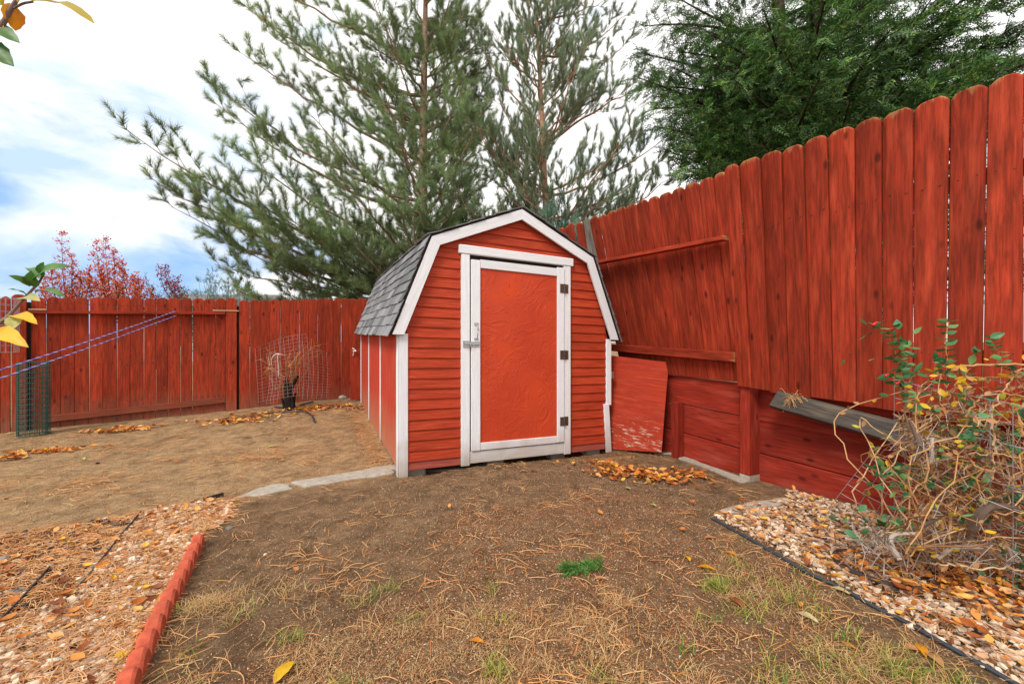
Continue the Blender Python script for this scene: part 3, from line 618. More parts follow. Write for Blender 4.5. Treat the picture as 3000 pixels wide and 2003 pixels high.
def rrail(u0, v0, u1, v1, off0, off1, w_, th, par=rp_):
    a = RW((u0 - 1500) / F, off0); b = RW((u1 - 1500) / F, off1); A = np.array([*a, CAMZ - (v0 - 1001.5) / F * a[1]]); B = np.array([*b, CAMZ - (v1 - 1001.5) / F * b[1]])
    return board('rail', A, B, (0, 0, 1), w_, th, M['fence'], par, ch=.004)
rrail(1738, 772, 2130, 697, -.345, -.235, .036, .088)
rrail(1770, 1016, 2158, 1046, -.06, -.03, .088, .04)
# near tall panel
nf = thing('tall_picket_fence', 'tall red picket fence rising to the right edge, boards standing over the plank wall', 'fence', (2.2, 2.9, .8))
tu = [2121, 2165, 2228, 2290, 2355, 2425, 2504, 2584, 2677, 2784, 2896, 3001, 3125, 3265, 3430]
bu = [2162, 2203, 2257, 2313, 2376, 2442, 2510, 2587, 2675, 2771, 2877, 2997, 3118, 3255, 3415]
tvv = [484, 467, 447, 430, 404, 380, 352, 326, 294, 261, 224, 175, 125, 70]
for i in range(14):
    lean = max(0, .30 * (1 - i / 9)); st = -.028 + random.uniform(-.003, .003) - (.022 if i == 1 else 0) if i > 0 else -.072
    b0 = RW((bu[i] - 1500) / F, st); b1 = RW((bu[i + 1] - 1500) / F, st); t0 = RW((tu[i] - 1500) / F, st - lean); t1 = RW((tu[i + 1] - 1500) / F, st - lean * .95)
    vb = np.interp((bu[i] + bu[i + 1]) / 2, [2162, 2997, 3415], [1133, 1256, 1318]) + random.uniform(-4, 4)
    zb = CAMZ - (vb - 1001.5) / F * (b0[1] + b1[1]) / 2; zt = CAMZ + (1001.5 - tvv[i]) / F * (t0[1] + t1[1]) / 2
    rpicket(nf, [*b0, zb], [*b1, zb], [*t0, zt], [*t1, zt], gap=random.choice([.004, .005, .007]), dog=.030)
for (z0, z1) in ((1.12, 1.10), (2.15, 2.12)):
    A = np.array([*RWY(3.6, .03), z0]); B = np.array([*RWY(1.2, .03), z1]); board('rail', A, B, (0, 0, 1), .088, .038, M['fence'], nf)
# farther run behind the shed
ff = thing('rear_picket_fence', 'red pickets peeping above the right slope of the shed roof', 'fence', (.6, 7, .8))
Y = 5.47; i = 0
while Y < 8.9:
    b = np.array([*RWY(Y, .05), .72]); t = np.array([*RWY(Y - .04, -.30 + .05), 2.80 + .1 * min(1, (Y - 5.4) / 1.0)])
    if i == 2: t += np.array([-.03, .0, .02])
    rpicket(ff, b - RD * .065, b + RD * .065, t - RD * .065, t + RD * .065, gap=.0); Y += .141; i += 1
A = np.array([*RWY(5.4, .0), .9]); B = np.array([*RWY(8.9, .0), .9]); board('rail', A, B, (0, 0, 1), .088, .038, M['fence'], ff)
b = np.array([*RWY(5.33, .06), .1]); t = np.array([*RWY(5.24, -.33), 2.76])
tag(board('weathered_post', b, t, RD, .085, .085, M['greywood'], None, ch=.006), 'weathered grey post between the leaning panel and the rear pickets', 'post')

# ------------------------------------------------------------------ retaining wall
rw = thing('retaining_wall', 'low retaining wall of wide red planks under the right-hand fence', 'retaining wall', (2.0, 3.5, 0))
for (Y0, Y1, dz) in ((5.6, 3.765, .03), (3.76, 1.1, 0)):
    for k in range(3):
        a, b = RWY(Y0, .10 + .006 * (k % 2)), RWY(Y1, .10 + .006 * (k % 2)); z0 = -.075 + k * .303
        z1 = z0 + .297
        A = np.array([*a, (z0 + z1) / 2 + dz]); B = np.array([*b, (z0 + z1) / 2 - .005])
        if Y0 < 4 and k == 2: A[2] -= .02; B[2] -= .05
        board('plank', A, B, (0, 0, 1), .297, .038, M['retain'], rw, ch=.006)
a = RWY(3.60, .02); o = board('post', np.array([*a, .045]), np.array([*a, .835]), RD, .09, .15, M['retain'], rw, ch=.006)
o = board('post_footing', np.array([*a, -.12]), np.array([*a, .043]), RD, .094, .154, M['concrete'], rw, ch=.006)
a = RWY(4.36, .03); board('post', np.array([*a, -.1]), np.array([*a, .56]), RD, .09, .09, M['retain'], rw, ch=.005)
a = RWY(1.65, .02); board('post', np.array([*a, -.1]), np.array([*a, .72]), RD, .09, .12, M['retain'], rw, ch=.006)
# weathered plank under the boards
A = P(2268, 1168, 3.30); B = P(2735, 1296, 2.48); A2 = P(2268, 1150, 3.36); wd = unit(np.array([.55, .25, .8]))
o = board('loose_plank', A, B, wd, .15, .038, wood('shaded_weathered_wood', (.12, .10, .085), (.03, .027, .025), (.22, .17, .12), knots=False, vary=.05, grain=16, bump=1.), None, ch=.004); tag(o, 'weathered grey plank wedged under the tall fence boards above the bush', 'plank')  # weathered wood darkened: shade under the fence overhang is put into its colour
# plywood
tlp, trp, brp, blp = P(1770, 1039, 4.84), P(1958, 1062, 4.40), P(1934, 1327, 4.32), P(1770, 1312, 4.80)
ctr = (tlp + trp + brp + blp) / 4; exx = unit(trp - tlp); up_ = unit((tlp + trp) / 2 - (blp + brp) / 2); upo = unit(up_ - exx * np.dot(up_, exx)); nn = np.cross(exx, upo)
out = [(np.dot(p - ctr, exx), np.dot(p - ctr, upo)) for p in (blp, brp, P(1946, 1200, 4.36), P(1958, 1092, 4.40), P(1950, 1060, 4.41), tlp)]
V, f = prism(out, .014, .002); o = link('plywood_sheet', new_mesh('plywood_sheet', V, f), M['plywood']); frame_obj(o, ctr, exx, upo, nn)
tag(o, 'scuffed red plywood sheet leaning between shed and retaining wall', 'plywood')
o = board('rear_plywood', P(1048, 1170, 7.15), P(1048, 1024, 7.15), (1, .5, 0), .24, .014, M['plywood']); tag(o, 'narrow red plywood piece between the shed rear corner and back fence', 'plywood')
sb = MB(); k0 = P(1042, 1027, 7.10)
sb.tube(spline([k0, k0 + (-.03, 0, .03), k0 + (-.06, 0, .045)], 4), .008, 5, True); sb.tube(spline([k0, k0 + (-.03, -.01, -.02), k0 + (-.045, 0, -.09)], 4), .006, 5, True); sb.tube(spline([k0, k0 + (.01, -.02, -.01), k0 + (-.04, -.02, .0)], 4), .009, 5, True)
tag(sb.build('twine_knot', M['string']), 'knotted white twine on the plywood edge behind the shed', 'twine')
# straw nest
sb = MB(); c0 = P(2325, 1168, 3.18)
for k in range(90):
    d = unit(rng.normal(size=3)); p = c0 + rng.normal(size=3) * (.025, .015, .02); sb.tube(np.array([p, p + d * .05, p + d * .08 + (0, 0, -.03)]), .0017, 3)
tag(sb.build('straw_nest', M['straw']), 'small tuft of straw hanging from the tall fence bottom', 'nest')

# ------------------------------------------------------------------ trees
def tuft_template(n, ln, wd, ang, back=.3):
    V = []; T = []
    for i in range(n):
        a = rng.uniform(ang * .35, ang); ph = rng.uniform(0, 2 * math.pi); l = ln * rng.uniform(.75, 1.1)
        d = np.array([math.cos(a), math.sin(a) * math.cos(ph), math.sin(a) * math.sin(ph)]); st = np.array([-back * ln * rng.random(), 0, 0])
        q = unit(np.cross(d, rng.normal(size=3))) * wd / 2; k = len(V); V += [st - q, st + q, st + d * l]; T.append((k, k + 1, k + 2))
    return np.array(V), np.array(T)
def bezier(a, c, b, n):
    t = np.linspace(0, 1, n)[:, None]; return (1 - t) ** 2 * a + 2 * t * (1 - t) * c + t * t * b
def pine(name, label, base, H, lean, whorls, tips, tuft, needlemat, bark, spread, rise, sec=5.5, tr=.13, droop=.12, twig_up=.5, dens=1., cones=0, start=1.4, maxlen=5.):
    root = thing(name, label, 'tree', base); base = np.array(base, float)
    tp = spline([base, base + (lean[0] * .3, lean[1] * .3, H * .35), base + (lean[0] * .6, lean[1] * .6, H * .7), base + (lean[0], lean[1], H)], 5)
    def trunk_at(z): return np.array([np.interp(z, tp[:, 2], tp[:, 0]), np.interp(z, tp[:, 2], tp[:, 1]), z])
    tb = MB(); tb.tube(tp, np.interp(tp[:, 2] - base[2], [0, H], [tr, .012]), 9); tb.build('trunk', bark, root, smooth=True, origin=base)
    wood_ = MB(); mains = []
    for tip in tips:
        tip = np.array(tip, float); hor = np.linalg.norm(tip[:2] - base[:2]); z0 = max(base[2] + start, tip[2] - hor * rng.uniform(.35, .55)); mains.append((trunk_at(z0), tip))
    z = start
    while z < H * .95:
        nb = whorls
        for k in range(nb):
            az = rng.uniform(0, 2 * math.pi); frac = 1 - z / H; ln = min(maxlen, spread * (frac ** .75)) * rng.uniform(.6, 1.05)
            a = trunk_at(base[2] + z + rng.uniform(-.1, .1)); el = rise * rng.uniform(.75, 1.25)
            mains.append((a, a + ln * np.array([math.cos(az) * math.cos(el), math.sin(az) * math.cos(el), math.sin(el)])))
        z += rng.uniform(.32, .5)
    tpos = []; tdir = []; conep = []
    for a, b in mains:
        L_ = np.linalg.norm(b - a)
        if L_ < .2: continue
        c = a + (b - a) * .5 - np.array([0, 0, droop * L_]) + rng.normal(size=3) * .05 * L_
        p = bezier(a, c, b, 12); p[1:-1] += rng.normal(size=(10, 3)) * .012 * L_ ** .5
        wood_.tube(p, np.linspace(.010 + .009 * L_, .004, 12), 5)
        tt = np.gradient(p, axis=0); tt /= np.linalg.norm(tt, axis=1)[:, None]
        ns = int(L_ * sec * dens) + 2
        for s_ in range(ns):
            t = .16 + .84 * (s_ + rng.random()) / ns; i = min(10, int(t * 11)); f = t * 11 - i; q = p[i] * (1 - f) + p[min(11, i + 1)] * f
            side = unit(np.cross(tt[i], (0, 0, 1))) * (1 if s_ % 2 else -1); upv = unit(np.cross(side, tt[i])); upv *= np.sign(upv[2]) or 1
            d = unit(tt[i] * rng.uniform(.6, 1.1) + side * rng.uniform(.4, 1.0) + upv * rng.uniform(-.25, .6) * (1 + twig_up)); l2 = (.28 + .30 * L_ * (1 - t) ** .8) * rng.uniform(.7, 1.15); l2 = min(l2, 1.5)
            e = q + d * l2 + np.array([0, 0, twig_up * .22 * l2]); m_ = (q + e) / 2 - np.array([0, 0, .06 * l2]); p2 = bezier(q, m_, e, 6)
            wood_.tube(p2, np.linspace(.006 + .002 * l2, .0022, 6), 3)
            t2 = unit(e - m_); n3 = int(l2 * 8.5 * dens) + 1
            for u_ in range(n3):
                f3 = .25 + .75 * (u_ + rng.random()) / n3; j = min(4, int(f3 * 5)); q3 = p2[j] + (p2[j + 1] - p2[j]) * (f3 * 5 - j)
                d3 = unit(t2 * rng.uniform(.5, 1) + rng.normal(size=3) * .45 + np.array([0, 0, twig_up * .9])); l3 = rng.uniform(.08, .26)
                e3 = q3 + d3 * l3; wood_.tube(np.array([q3, e3]), (.0028, .002), 3)
                for h in np.arange(.05, l3 + .03, tuft['step']): tpos.append(q3 + d3 * h); tdir.append(d3)
                if cones and rng.random() < cones: conep.append(e3)
            for h in np.linspace(.55, 1, 3): tpos.append(p2[int(h * 5)]); tdir.append(t2)
    wood_.build('branches', bark, root, origin=base)
    tpos = np.array(tpos); tdir = np.array(tdir); fo = MB(); nv = 5; pick = rng.integers(0, nv, len(tpos))
    for v in range(nv):
        TV, TT = tuft_template(tuft['n'], tuft['len'], tuft['w'], tuft['ang']); mk = pick == v
        Mx = frames(tdir[mk] + rng.normal(size=(mk.sum(), 3)) * .08, rng.uniform(0, 6.28, mk.sum())); sc = rng.uniform(.8, 1.2, mk.sum()); fo.inst(TV, TT, Mx * sc[:, None, None], tpos[mk])
    fo.build('foliage', needlemat, root, origin=base, kind='stuff')
    if conep:
        cb = MB(); th = np.linspace(0, math.pi, 5)
        for c in conep[:90]:
            path = np.array([c + (0, 0, h) for h in np.linspace(.02, -.07, 5)]); cb.tube(path, (.006, .024, .028, .02, .004), 6)
        cb.build('cones', M['cone'], root, origin=base, kind='stuff')
    print(name, 'tufts', len(tpos), 'mains', len(mains)); return root
t1 = [D(*q) for q in ((292, 300, 7.0), (332, 398, 7.2), (385, 470, 7.5), (468, 178, 8.0), (492, 235, 7.7), (520, -20, 8.8), (585, -60, 9.4), (505, 545, 7.8), (492, 606, 7.7), (545, 668, 8.3), (640, 672, 8.5),
      (520, 330, 7.8), (600, 60, 9.0), (550, 120, 8.4), (700, 250, 7.6), (760, 380, 7.2), (820, 560, 7.6), (640, 480, 7.4), (690, 590, 8.2), (1090, 60, 9.5), (1120, 140, 9.3), (1100, 280, 8.8), (1060, 420, 8.2), (900, 430, 7.4), (560, 430, 7.4), (620, 560, 8.0), (440, 430, 7.3), (760, 620, 8.8))]
pine('pine_tree', 'large open-crowned pine with long left branches, behind the fence corner and shed', (-2.25, 9.9, .2), 12.5, (.25, 0), 4, t1,
     dict(n=24, len=.15, w=.0055, ang=1.0, step=.05), M['needles'], M['bark'], 4.1, R(38), sec=4.6, tr=.17, droop=.13, twig_up=.35, cones=.012, start=1.9, maxlen=3.9, dens=.84)
t2 = [D(*q) for q in ((1545, 405, 8.0), (1548, 300, 8.6), (1530, 360, 8.4), (1500, 190, 8.8), (1447, 28, 9.2), (1430, 110, 9.0), (1400, 0, 9.6), (1335, 5, 9.2), (1235, -10, 9.4), (1165, 10, 9.0), (1130, 70, 8.8), (1480, 440, 8.2), (1400, 440, 8.0), (1300, 380, 7.8), (1190, 420, 7.9), (1120, 300, 8.2), (1480, 300, 8.4), (1370, 200, 8.4), (1290, 100, 9))]
pine('pine_tree', 'slender pine with steep bare-based branches, rising behind the shed peak', (.95, 9.3, .2), 10.6, (-.55, .1), 3, t2,
     dict(n=24, len=.12, w=.0052, ang=.75, step=.042), M['needles2'], M['bark2'], 3.6, R(46), sec=4.8, tr=.11, droop=.10, twig_up=.95, cones=.006, start=2.0, maxlen=3.2, dens=.9)

def spray_template(ln, wd, lw):
    V = []; T = []
    def leaf(a, d, l, w_):
        q = np.array([-d[1], d[0], 0]) * w_ / 2; k = len(V); V.extend([a - q * .6, a + q * .6, a + d * l * .6 + q, a + d * l]); T.extend([(k, k + 1, k + 2), (k, k + 2, k + 3)])
    n = 6
    for i in range(n):
        x = ln * i / n
        for s_ in (-1, 1):
            l = wd * (1 - .65 * i / n) * rng.uniform(.8, 1.15); d = unit([.75, s_ * .75, 0]); z = -.25 * x * x / ln
            leaf(np.array([x, 0, z]), np.array([d[0], d[1], rng.uniform(-.25, .1)]), l, lw)
            if i < 4: leaf(np.array([x, 0, z]) + d * l * .45, np.array([.98, s_ * .1, rng.uniform(-.3, .1)]), l * .5, lw * .8)
    leaf(np.array([ln * .9, 0, -.2 * ln]), np.array([1, 0, -.2]), ln * .3, lw); return np.array(V), np.array(T)
def cedar():
    base = np.array([5.6, 7.6, .4]); root = thing('cedar_tree', 'big dense dark-green cedar overhanging the tall fence at top right', 'tree', base)
    H = 13.; tp = spline([base, base + (-.1, 0, 4), base + (.1, 0, 9), base + (0, 0, H)], 6); tb = MB(); tb.tube(tp, np.linspace(.24, .03, len(tp)), 10)
    tp2 = spline([base + (.1, -.2, .8), base + (-1.0, -.9, 4.0), base + (-1.6, -1.2, 8.0), base + (-1.8, -1.3, 11)], 6); tb.tube(tp2, np.linspace(.15, .03, len(tp2)), 8)
    tb.build('trunk', M['bark_dark'], root, smooth=True, origin=base)
    br = MB(); pos = []; dr = []; mains = []
    for q in ((1455, 175, 6.3), (1462, 120, 6.6), (1530, -20, 7.0), (1500, 250, 6.2), (1545, 300, 6.0), (1560, 345, 5.8), (1590, 385, 5.6), (1520, 205, 6.6), (1650, 385, 5.4), (1750, 330, 5.2), (1850, 300, 5.0), (1600, 250, 5.7), (1680, 180, 5.3), (1800, 120, 5.0), (1950, 230, 4.5), (2100, 180, 4.2), (1600, 60, 6.0), (1750, 20, 5.4), (1900, -20, 5.0), (2250, 120, 4.2), (2050, 60, 4.3), (2330, 60, 4.4), (1700, 290, 5.6), (2150, 230, 4.0), (2250, 190, 3.9), (2340, 150, 3.9), (2440, 100, 4.0), (2300, 0, 4.4), (2150, -20, 4.6), (2000, 0, 4.8), (2400, -60, 4.6), (1980, 150, 4.4), (1880, 180, 4.6), (2080, 250, 4.2), (1980, 290, 4.5), (1480, 60, 6.8), (1560, 120, 6.4), (1640, 150, 5.9), (1640, 320, 5.8), (1560, 400, 5.9), (1900, 80, 4.8)):
        tip = D(*q); z0 = tip[2] - rng.uniform(.0, .9); a = np.array([np.interp(z0, tp[:, 2], tp[:, 0]), np.interp(z0, tp[:, 2], tp[:, 1]), z0]); mains.append((a, tip))
    for q in ((2400, 200, 4.6), (2500, 160, 4.6), (2440, 20, 4.9), (2600, 60, 4.9), (2300, 240, 4.4), (2200, 60, 5.2), (2100, 120, 5.2), (2000, 60, 5.6), (2260, 170, 4.9), (2160, 280, 4.3), (2340, 80, 4.8), (2050, 200, 5.0), (1930, 330, 4.7), (1820, 350, 5.0), (1850, 240, 5.2), (1500, 290, 6.4), (1540, 350, 6.2), (1600, 340, 6.0), (1660, 350, 5.8), (1590, 300, 6.2), (1480, 200, 6.8), (1530, 150, 6.8), (1580, 60, 6.8), (2220, -40, 5.0), (2320, -80, 5.0)):
        tip = D(*q); z0 = tip[2] - rng.uniform(.2, 1.2); mains.append((np.array([np.interp(z0, tp[:, 2], tp[:, 0]), np.interp(z0, tp[:, 2], tp[:, 1]), z0]), tip))
    z = 1.2
    while z < 11.5:
        for k in range(7):
            az = rng.uniform(0, 6.28); ln = 3.6 * (1 - z / 14) * rng.uniform(.7, 1.05); a = np.array([base[0], base[1], base[2] + z]); mains.append((a, a + ln * np.array([math.cos(az), math.sin(az), .22])))
        z += .42
    for a, b in mains:
        L_ = np.linalg.norm(b - a); c = (a + b) / 2 + (0, 0, .10 * L_) + rng.normal(size=3) * .05 * L_; p = bezier(a, c, b, 12); br.tube(p, np.linspace(.02 + .008 * L_, .006, 12), 5)
        tt = unit(b - a); ns = int(L_ * 10)
        for s_ in range(ns):
            t = .15 + .85 * (s_ + rng.random()) / ns; i = min(10, int(t * 11)); q = p[i] + (p[i + 1] - p[i]) * (t * 11 - i)
            side = unit(np.cross(tt, (0, 0, 1))) * (1 if s_ % 2 else -1); d = unit(tt * rng.uniform(.5, 1.) + side * rng.uniform(.3, .9) + (0, 0, rng.uniform(-.3, .35))); l2 = min(1.0, (.25 + .26 * L_ * (1 - t))) * rng.uniform(.7, 1.1)
            e = q + d * l2 + (0, 0, -.1 * l2); p2 = bezier(q, (q + e) / 2 + (0, 0, .08 * l2), e, 5); br.tube(p2, np.linspace(.006, .0025, 5), 3)
            n3 = int(l2 * 12) + 2
            for u_ in range(n3):
                f3 = (u_ + rng.random()) / n3; j = min(3, int(f3 * 4)); pos.append(p2[j] + (p2[j + 1] - p2[j]) * (f3 * 4 - j) + rng.normal(size=3) * .02); dr.append(unit(d + rng.normal(size=3) * .55 + (0, 0, -.25)))
    br.build('branches', M['bark_dark'], root, origin=base); pos = np.array(pos); dr = np.array(dr); fo = MB(); pick = rng.integers(0, 5, len(pos))
    for v in range(5):
        TV, TT = spray_template(.19, .075, .017); mk = pick == v; sc = rng.uniform(.7, 1.25, mk.sum()); fo.inst(TV, TT, frames(dr[mk], rng.normal(0, .7, mk.sum())) * sc[:, None, None], pos[mk])
    fo.build('foliage', M['cedar'], root, origin=base, kind='stuff'); print('cedar sprays', len(pos))
cedar()
def juniper(base, wid, hgt, n, label, matn='juniper', name='juniper_bush'):
    base = np.array(base, float); root = thing(name, label, 'bush', base); sb = MB(); pos = []; dr = []
    for k in range(n):
        az = rng.uniform(0, 6.28); rr = wid * rng.uniform(.1, 1); tip = base + (math.cos(az) * rr, math.sin(az) * rr * .8, hgt * (1 - .45 * (rr / wid) ** 2) * rng.uniform(.75, 1.05)); p = bezier(base, (base + tip) / 2 + (math.cos(az) * rr * .3, math.sin(az) * rr * .3, -.1), tip, 9)
        sb.tube(p, np.linspace(.018, .004, 9), 4)
        for j in range(3, 9):
            for _ in range(7): pos.append(p[j] + rng.normal(size=3) * .07); dr.append(unit(unit(p[j] - p[j - 1]) + rng.normal(size=3) * .4))
    sb.build('stems', M['bark_dark'], root, origin=base); pos = np.array(pos); dr = np.array(dr); fo = MB(); TV, TT = spray_template(.16, .06, .014)
    fo.inst(TV, TT, frames(dr, rng.uniform(0, 6.28, len(pos))), pos); fo.build('foliage', M[matn], root, origin=base, kind='stuff')
juniper((.75, 7.6, .5), 1.0, 3.25, 90, 'blue-green juniper behind the red pickets right of the shed peak')
juniper((-1.1, 10.6, .2), 1.3, 4.6, 80, 'dark green conifer bush low behind the shed roof beside the pine trunk', 'cedar', 'conifer_bush')
juniper((-11.9, 17., .2), 2.2, 3.9, 70, 'far green shrub tips just above the left fence', 'juniper', 'distant_shrub')
# autumn trees
def redtree(base, leaders, label, mat, nleaf, scale=1.):
    base = np.array(base, float); root = thing('autumn_tree', label, 'tree', base, None); sb = MB(); sb2 = MB(); pos = []
    sb.tube([base, base + (0, 0, 1.0), base + (.05, 0, 2.2)], (.09, .07, .05), 7)
    for (tx, ty, tY) in leaders:
        tip = D(tx, ty, tY); a = base + (0, 0, rng.uniform(1.4, 2.2)); p = bezier(a, np.array([tip[0], tip[1], (a[2] * .6 + tip[2] * .4)]), tip, 14); sb2.tube(p, np.linspace(.035, .008, 14), 4)
        for j in range(4, 14):
            for k in range(3):
                az = rng.uniform(0, 6.28); l = (.85 - .055 * j) * rng.uniform(.6, 1.1) * scale; e = p[j] + (math.cos(az) * l, math.sin(az) * l, l * 1.15); sb2.tube(bezier(p[j], (p[j] + e) / 2 + (math.cos(az) * l * .2, 0, 0), e, 4), (.010, .008, .006, .005), 3)
                for t in rng.random(int(nleaf * (1 - .035 * j))): pos.append(p[j] + (e - p[j]) * (t ** .7) + rng.normal(size=3) * .06)
    sb.build('trunk', M['bark_dark'], root, origin=base); sb2.build('branches', M['bark_dark'], root, origin=base)
    pos = np.array(pos); LV = np.array([(0, 0, 0), (.04, .025, .01), (.085, 0, 0), (.04, -.025, .01)]); LT = np.array([(0, 1, 2), (0, 2, 3)]); fo = MB(); fo.inst(LV, LT, frames(rng.normal(size=(len(pos), 3)), rng.uniform(0, 6, len(pos))) * rng.uniform(.7, 1.3, len(pos))[:, None, None], pos)
    fo.build('foliage', mat, root, origin=base, kind='stuff')
redtree((-19.3, 18, 0), [(142, 540, 18), (165, 590, 18), (118, 618, 17.6), (185, 630, 18.2), (100, 640, 18), (205, 620, 18)], 'tallest red-leaved tree at far left behind the fence', M['redleaf'], 24)
redtree((-17.2, 18.3, 0), [(222, 560, 18.3), (242, 552, 18.2), (262, 580, 18), (232, 620, 18), (205, 640, 18.4), (280, 612, 18.2)], 'twin-topped red and orange tree in the middle of the far left trees', M['redleaf'], 26)
redtree((-15.6, 18, 0), [(282, 605, 18), (305, 635, 18), (318, 645, 18.1), (265, 650, 17.8)], 'lower orange-red tree just right of the twin-topped one', M['redleaf'], 24)
redtree((-14.5, 19.5, 0), [(334, 628, 19.5), (340, 645, 19.5)], 'nearly bare thin tree between the red trees', M['duskleaf'], 1, .8)
redtree((-13.9, 19, 0), [(368, 618, 19), (378, 612, 19), (398, 650, 19), (350, 660, 18.8), (408, 640, 19)], 'small dark-red tree, rightmost of the far red trees', M['duskleaf'], 15, .8)
# far house
hs_ = thing('house', 'grey-roofed house barely showing above the left fence', 'house', (-19.5, 28, 0))
hb2 = MB(); hb2.box((-4.4, -2.5, 0), (4.4, 3, 2.7)); hb2.build('wall', M['house'], hs_)
V = [(-4.8, -3, 2.62), (4.8, -3, 2.62), (4.8, 3.5, 2.62), (-4.8, 3.5, 2.62), (-3.6, .2, 4.45), (3.6, .2, 4.45)]
link('roof', new_mesh('roof', V, [(0, 1, 5, 4), (1, 2, 5), (2, 3, 4, 5), (3, 0, 4), (0, 3, 2, 1)]), M['houseroof'], hs_)
wb = MB(); wb.box((-2.4, -2.56, 1.0), (-1.0, -2.502, 2.1)); wb.build('window', M['blackpl'], hs_); wb = MB(); wb.box((1.0, -2.56, 1.0), (2.4, -2.502, 2.1)); wb.build('window', M['blackpl'], hs_)

# ------------------------------------------------------------------ gravel beds, edging
def ico():
    import bmesh
    bm = bmesh.new(); bmesh.ops.create_icosphere(bm, subdivisions=1, radius=1); V = np.array([v.co[:] for v in bm.verts]); T = np.array([[v.index for v in f.verts] for f in bm.faces]); bm.free(); return V, T
IV, IT = ico()
def stone_field(name, poly, n, smin, smax, mat, label, dz=0., seed=0, kindname=None):
    p = sample_poly(poly, n) if not isinstance(poly, np.ndarray) or poly.shape[1] == 3 else poly
    n = len(p); z = height(p[:, 0], p[:, 1]); size = smin + (smax - smin) * rng.random(n) ** 2; mb = MB(); pick = rng.integers(0, 8, n)
    for v in range(8):
        TV = IV * rng.uniform(.62, 1.15, (len(IV), 1)) * np.array([1, .72, .42]); mk = pick == v; k = mk.sum(); d = rng.normal(size=(k, 3)); d[:, 2] *= .18; Mx = frames(d, rng.normal(0, .3, k)) * size[mk][:, None, None]
        mb.inst(TV, IT, Mx, np.column_stack([p[mk], z[mk] + size[mk] * .12 + dz + rng.random(k) * .012]))
    o = mb.build(name, mat, kind='stuff'); tag(o, label, kind='stuff'); return o
bedW = [GD(x, y) for x, y in ((322, 1180), (400, 1160), (470, 1150), (535, 1150), (505, 1205), (472, 1225), (440, 1250), (372, 1400), (290, 1568))] + [G(345, 2080), G(-330, 2080)] + [GD(0, 1440), GD(150, 1372), (GD(235, 1260))]
bedD = [GD(x, y) for x, y in ((-260, 1262), (0, 1230), (190, 1205), (322, 1178), (235, 1262), (150, 1375), (0, 1445))] + [G(-330, 2080), G(-900, 2000)]
stone_field('pale_gravel', bedW, 3800, .012, .030, M['gravel'], 'pale crushed stone in the bed beside the scalloped edging')
stone_field('dark_gravel', bedD, 3000, .012, .028, M['lava'], 'dark lava stones under pine needles at the left edge')
ps = sample_poly(bedD, 350); stone_field('mixed_gravel', ps, 350, .012, .028, M['gravel'], 'scattered pale stones among the dark lava rock')
def RB(Y, off): return RWY(Y, -off)
bedR = [GD(1640, 1185), GD(1700, 1160), GD(1812, 1148)] + [np.array([*RWY(y, -.0), 0]) for y in (3.3, 2.9, 2.5, 2.1, 1.7, 1.3, 1.0)] + [G(3500, 2400), GD(2330, 1575), GD(2150, 1475), GD(1995, 1385), GD(1850, 1300), GD(1740, 1240)]
stone_field('pale_gravel', bedR, 4600, .012, .030, M['gravel'], 'pale crushed stone strip along the foot of the right retaining wall')
# scalloped edging
e0 = G(600, 1592); e1 = G(412, 2003); dv = (e1 - e0); Ld = np.linalg.norm(dv[:2]); dx = unit([dv[0], dv[1], 0]); ny_ = np.array([-dx[1], dx[0], 0]); step = Ld / 11.2
if ny_[0] > 0: ny_ = -ny_
edg = thing('scalloped_edging', 'row of red scalloped concrete edging between pale gravel and bare soil', 'garden edging', e0)
for k in range(19):
    c = e0 + dx * step * (k + .5); c[2] = height(c[0], c[1]); mb = MB(); n = 9
    prof = [(-step / 2, .0)] + [(step * (t - .5), .026 + .056 * max(0, math.sin(math.pi * t)) ** .7) for t in np.linspace(0, 1, n)] + [(step / 2, .0)]
    V = []
    for (yy, ch) in ((0, .0), (.010, .006), (.042, .006), (.052, .0)):
        pr = [(x, max(-.03, z - (.010 if ch == 0 else 0)) if z > 0 else -.04) for x, z in prof]; V += [dx * x * .995 + ny_ * yy + np.array([0, 0, z]) for x, z in pr]
    m_ = len(prof); F_ = [tuple(range(m_)), tuple(reversed(range(3 * m_, 4 * m_)))] + [(a * m_ + i, (a + 1) * m_ + i, (a + 1) * m_ + i + 1, a * m_ + i + 1) for a in range(3) for i in range(m_ - 1)]
    F_ += [(a * m_ + m_ - 1, (a + 1) * m_ + m_ - 1, (a + 1) * m_, a * m_) for a in range(3)]
    o = link('scallop', new_mesh('scallop', V, F_), M['scallop'], edg, c - e0)
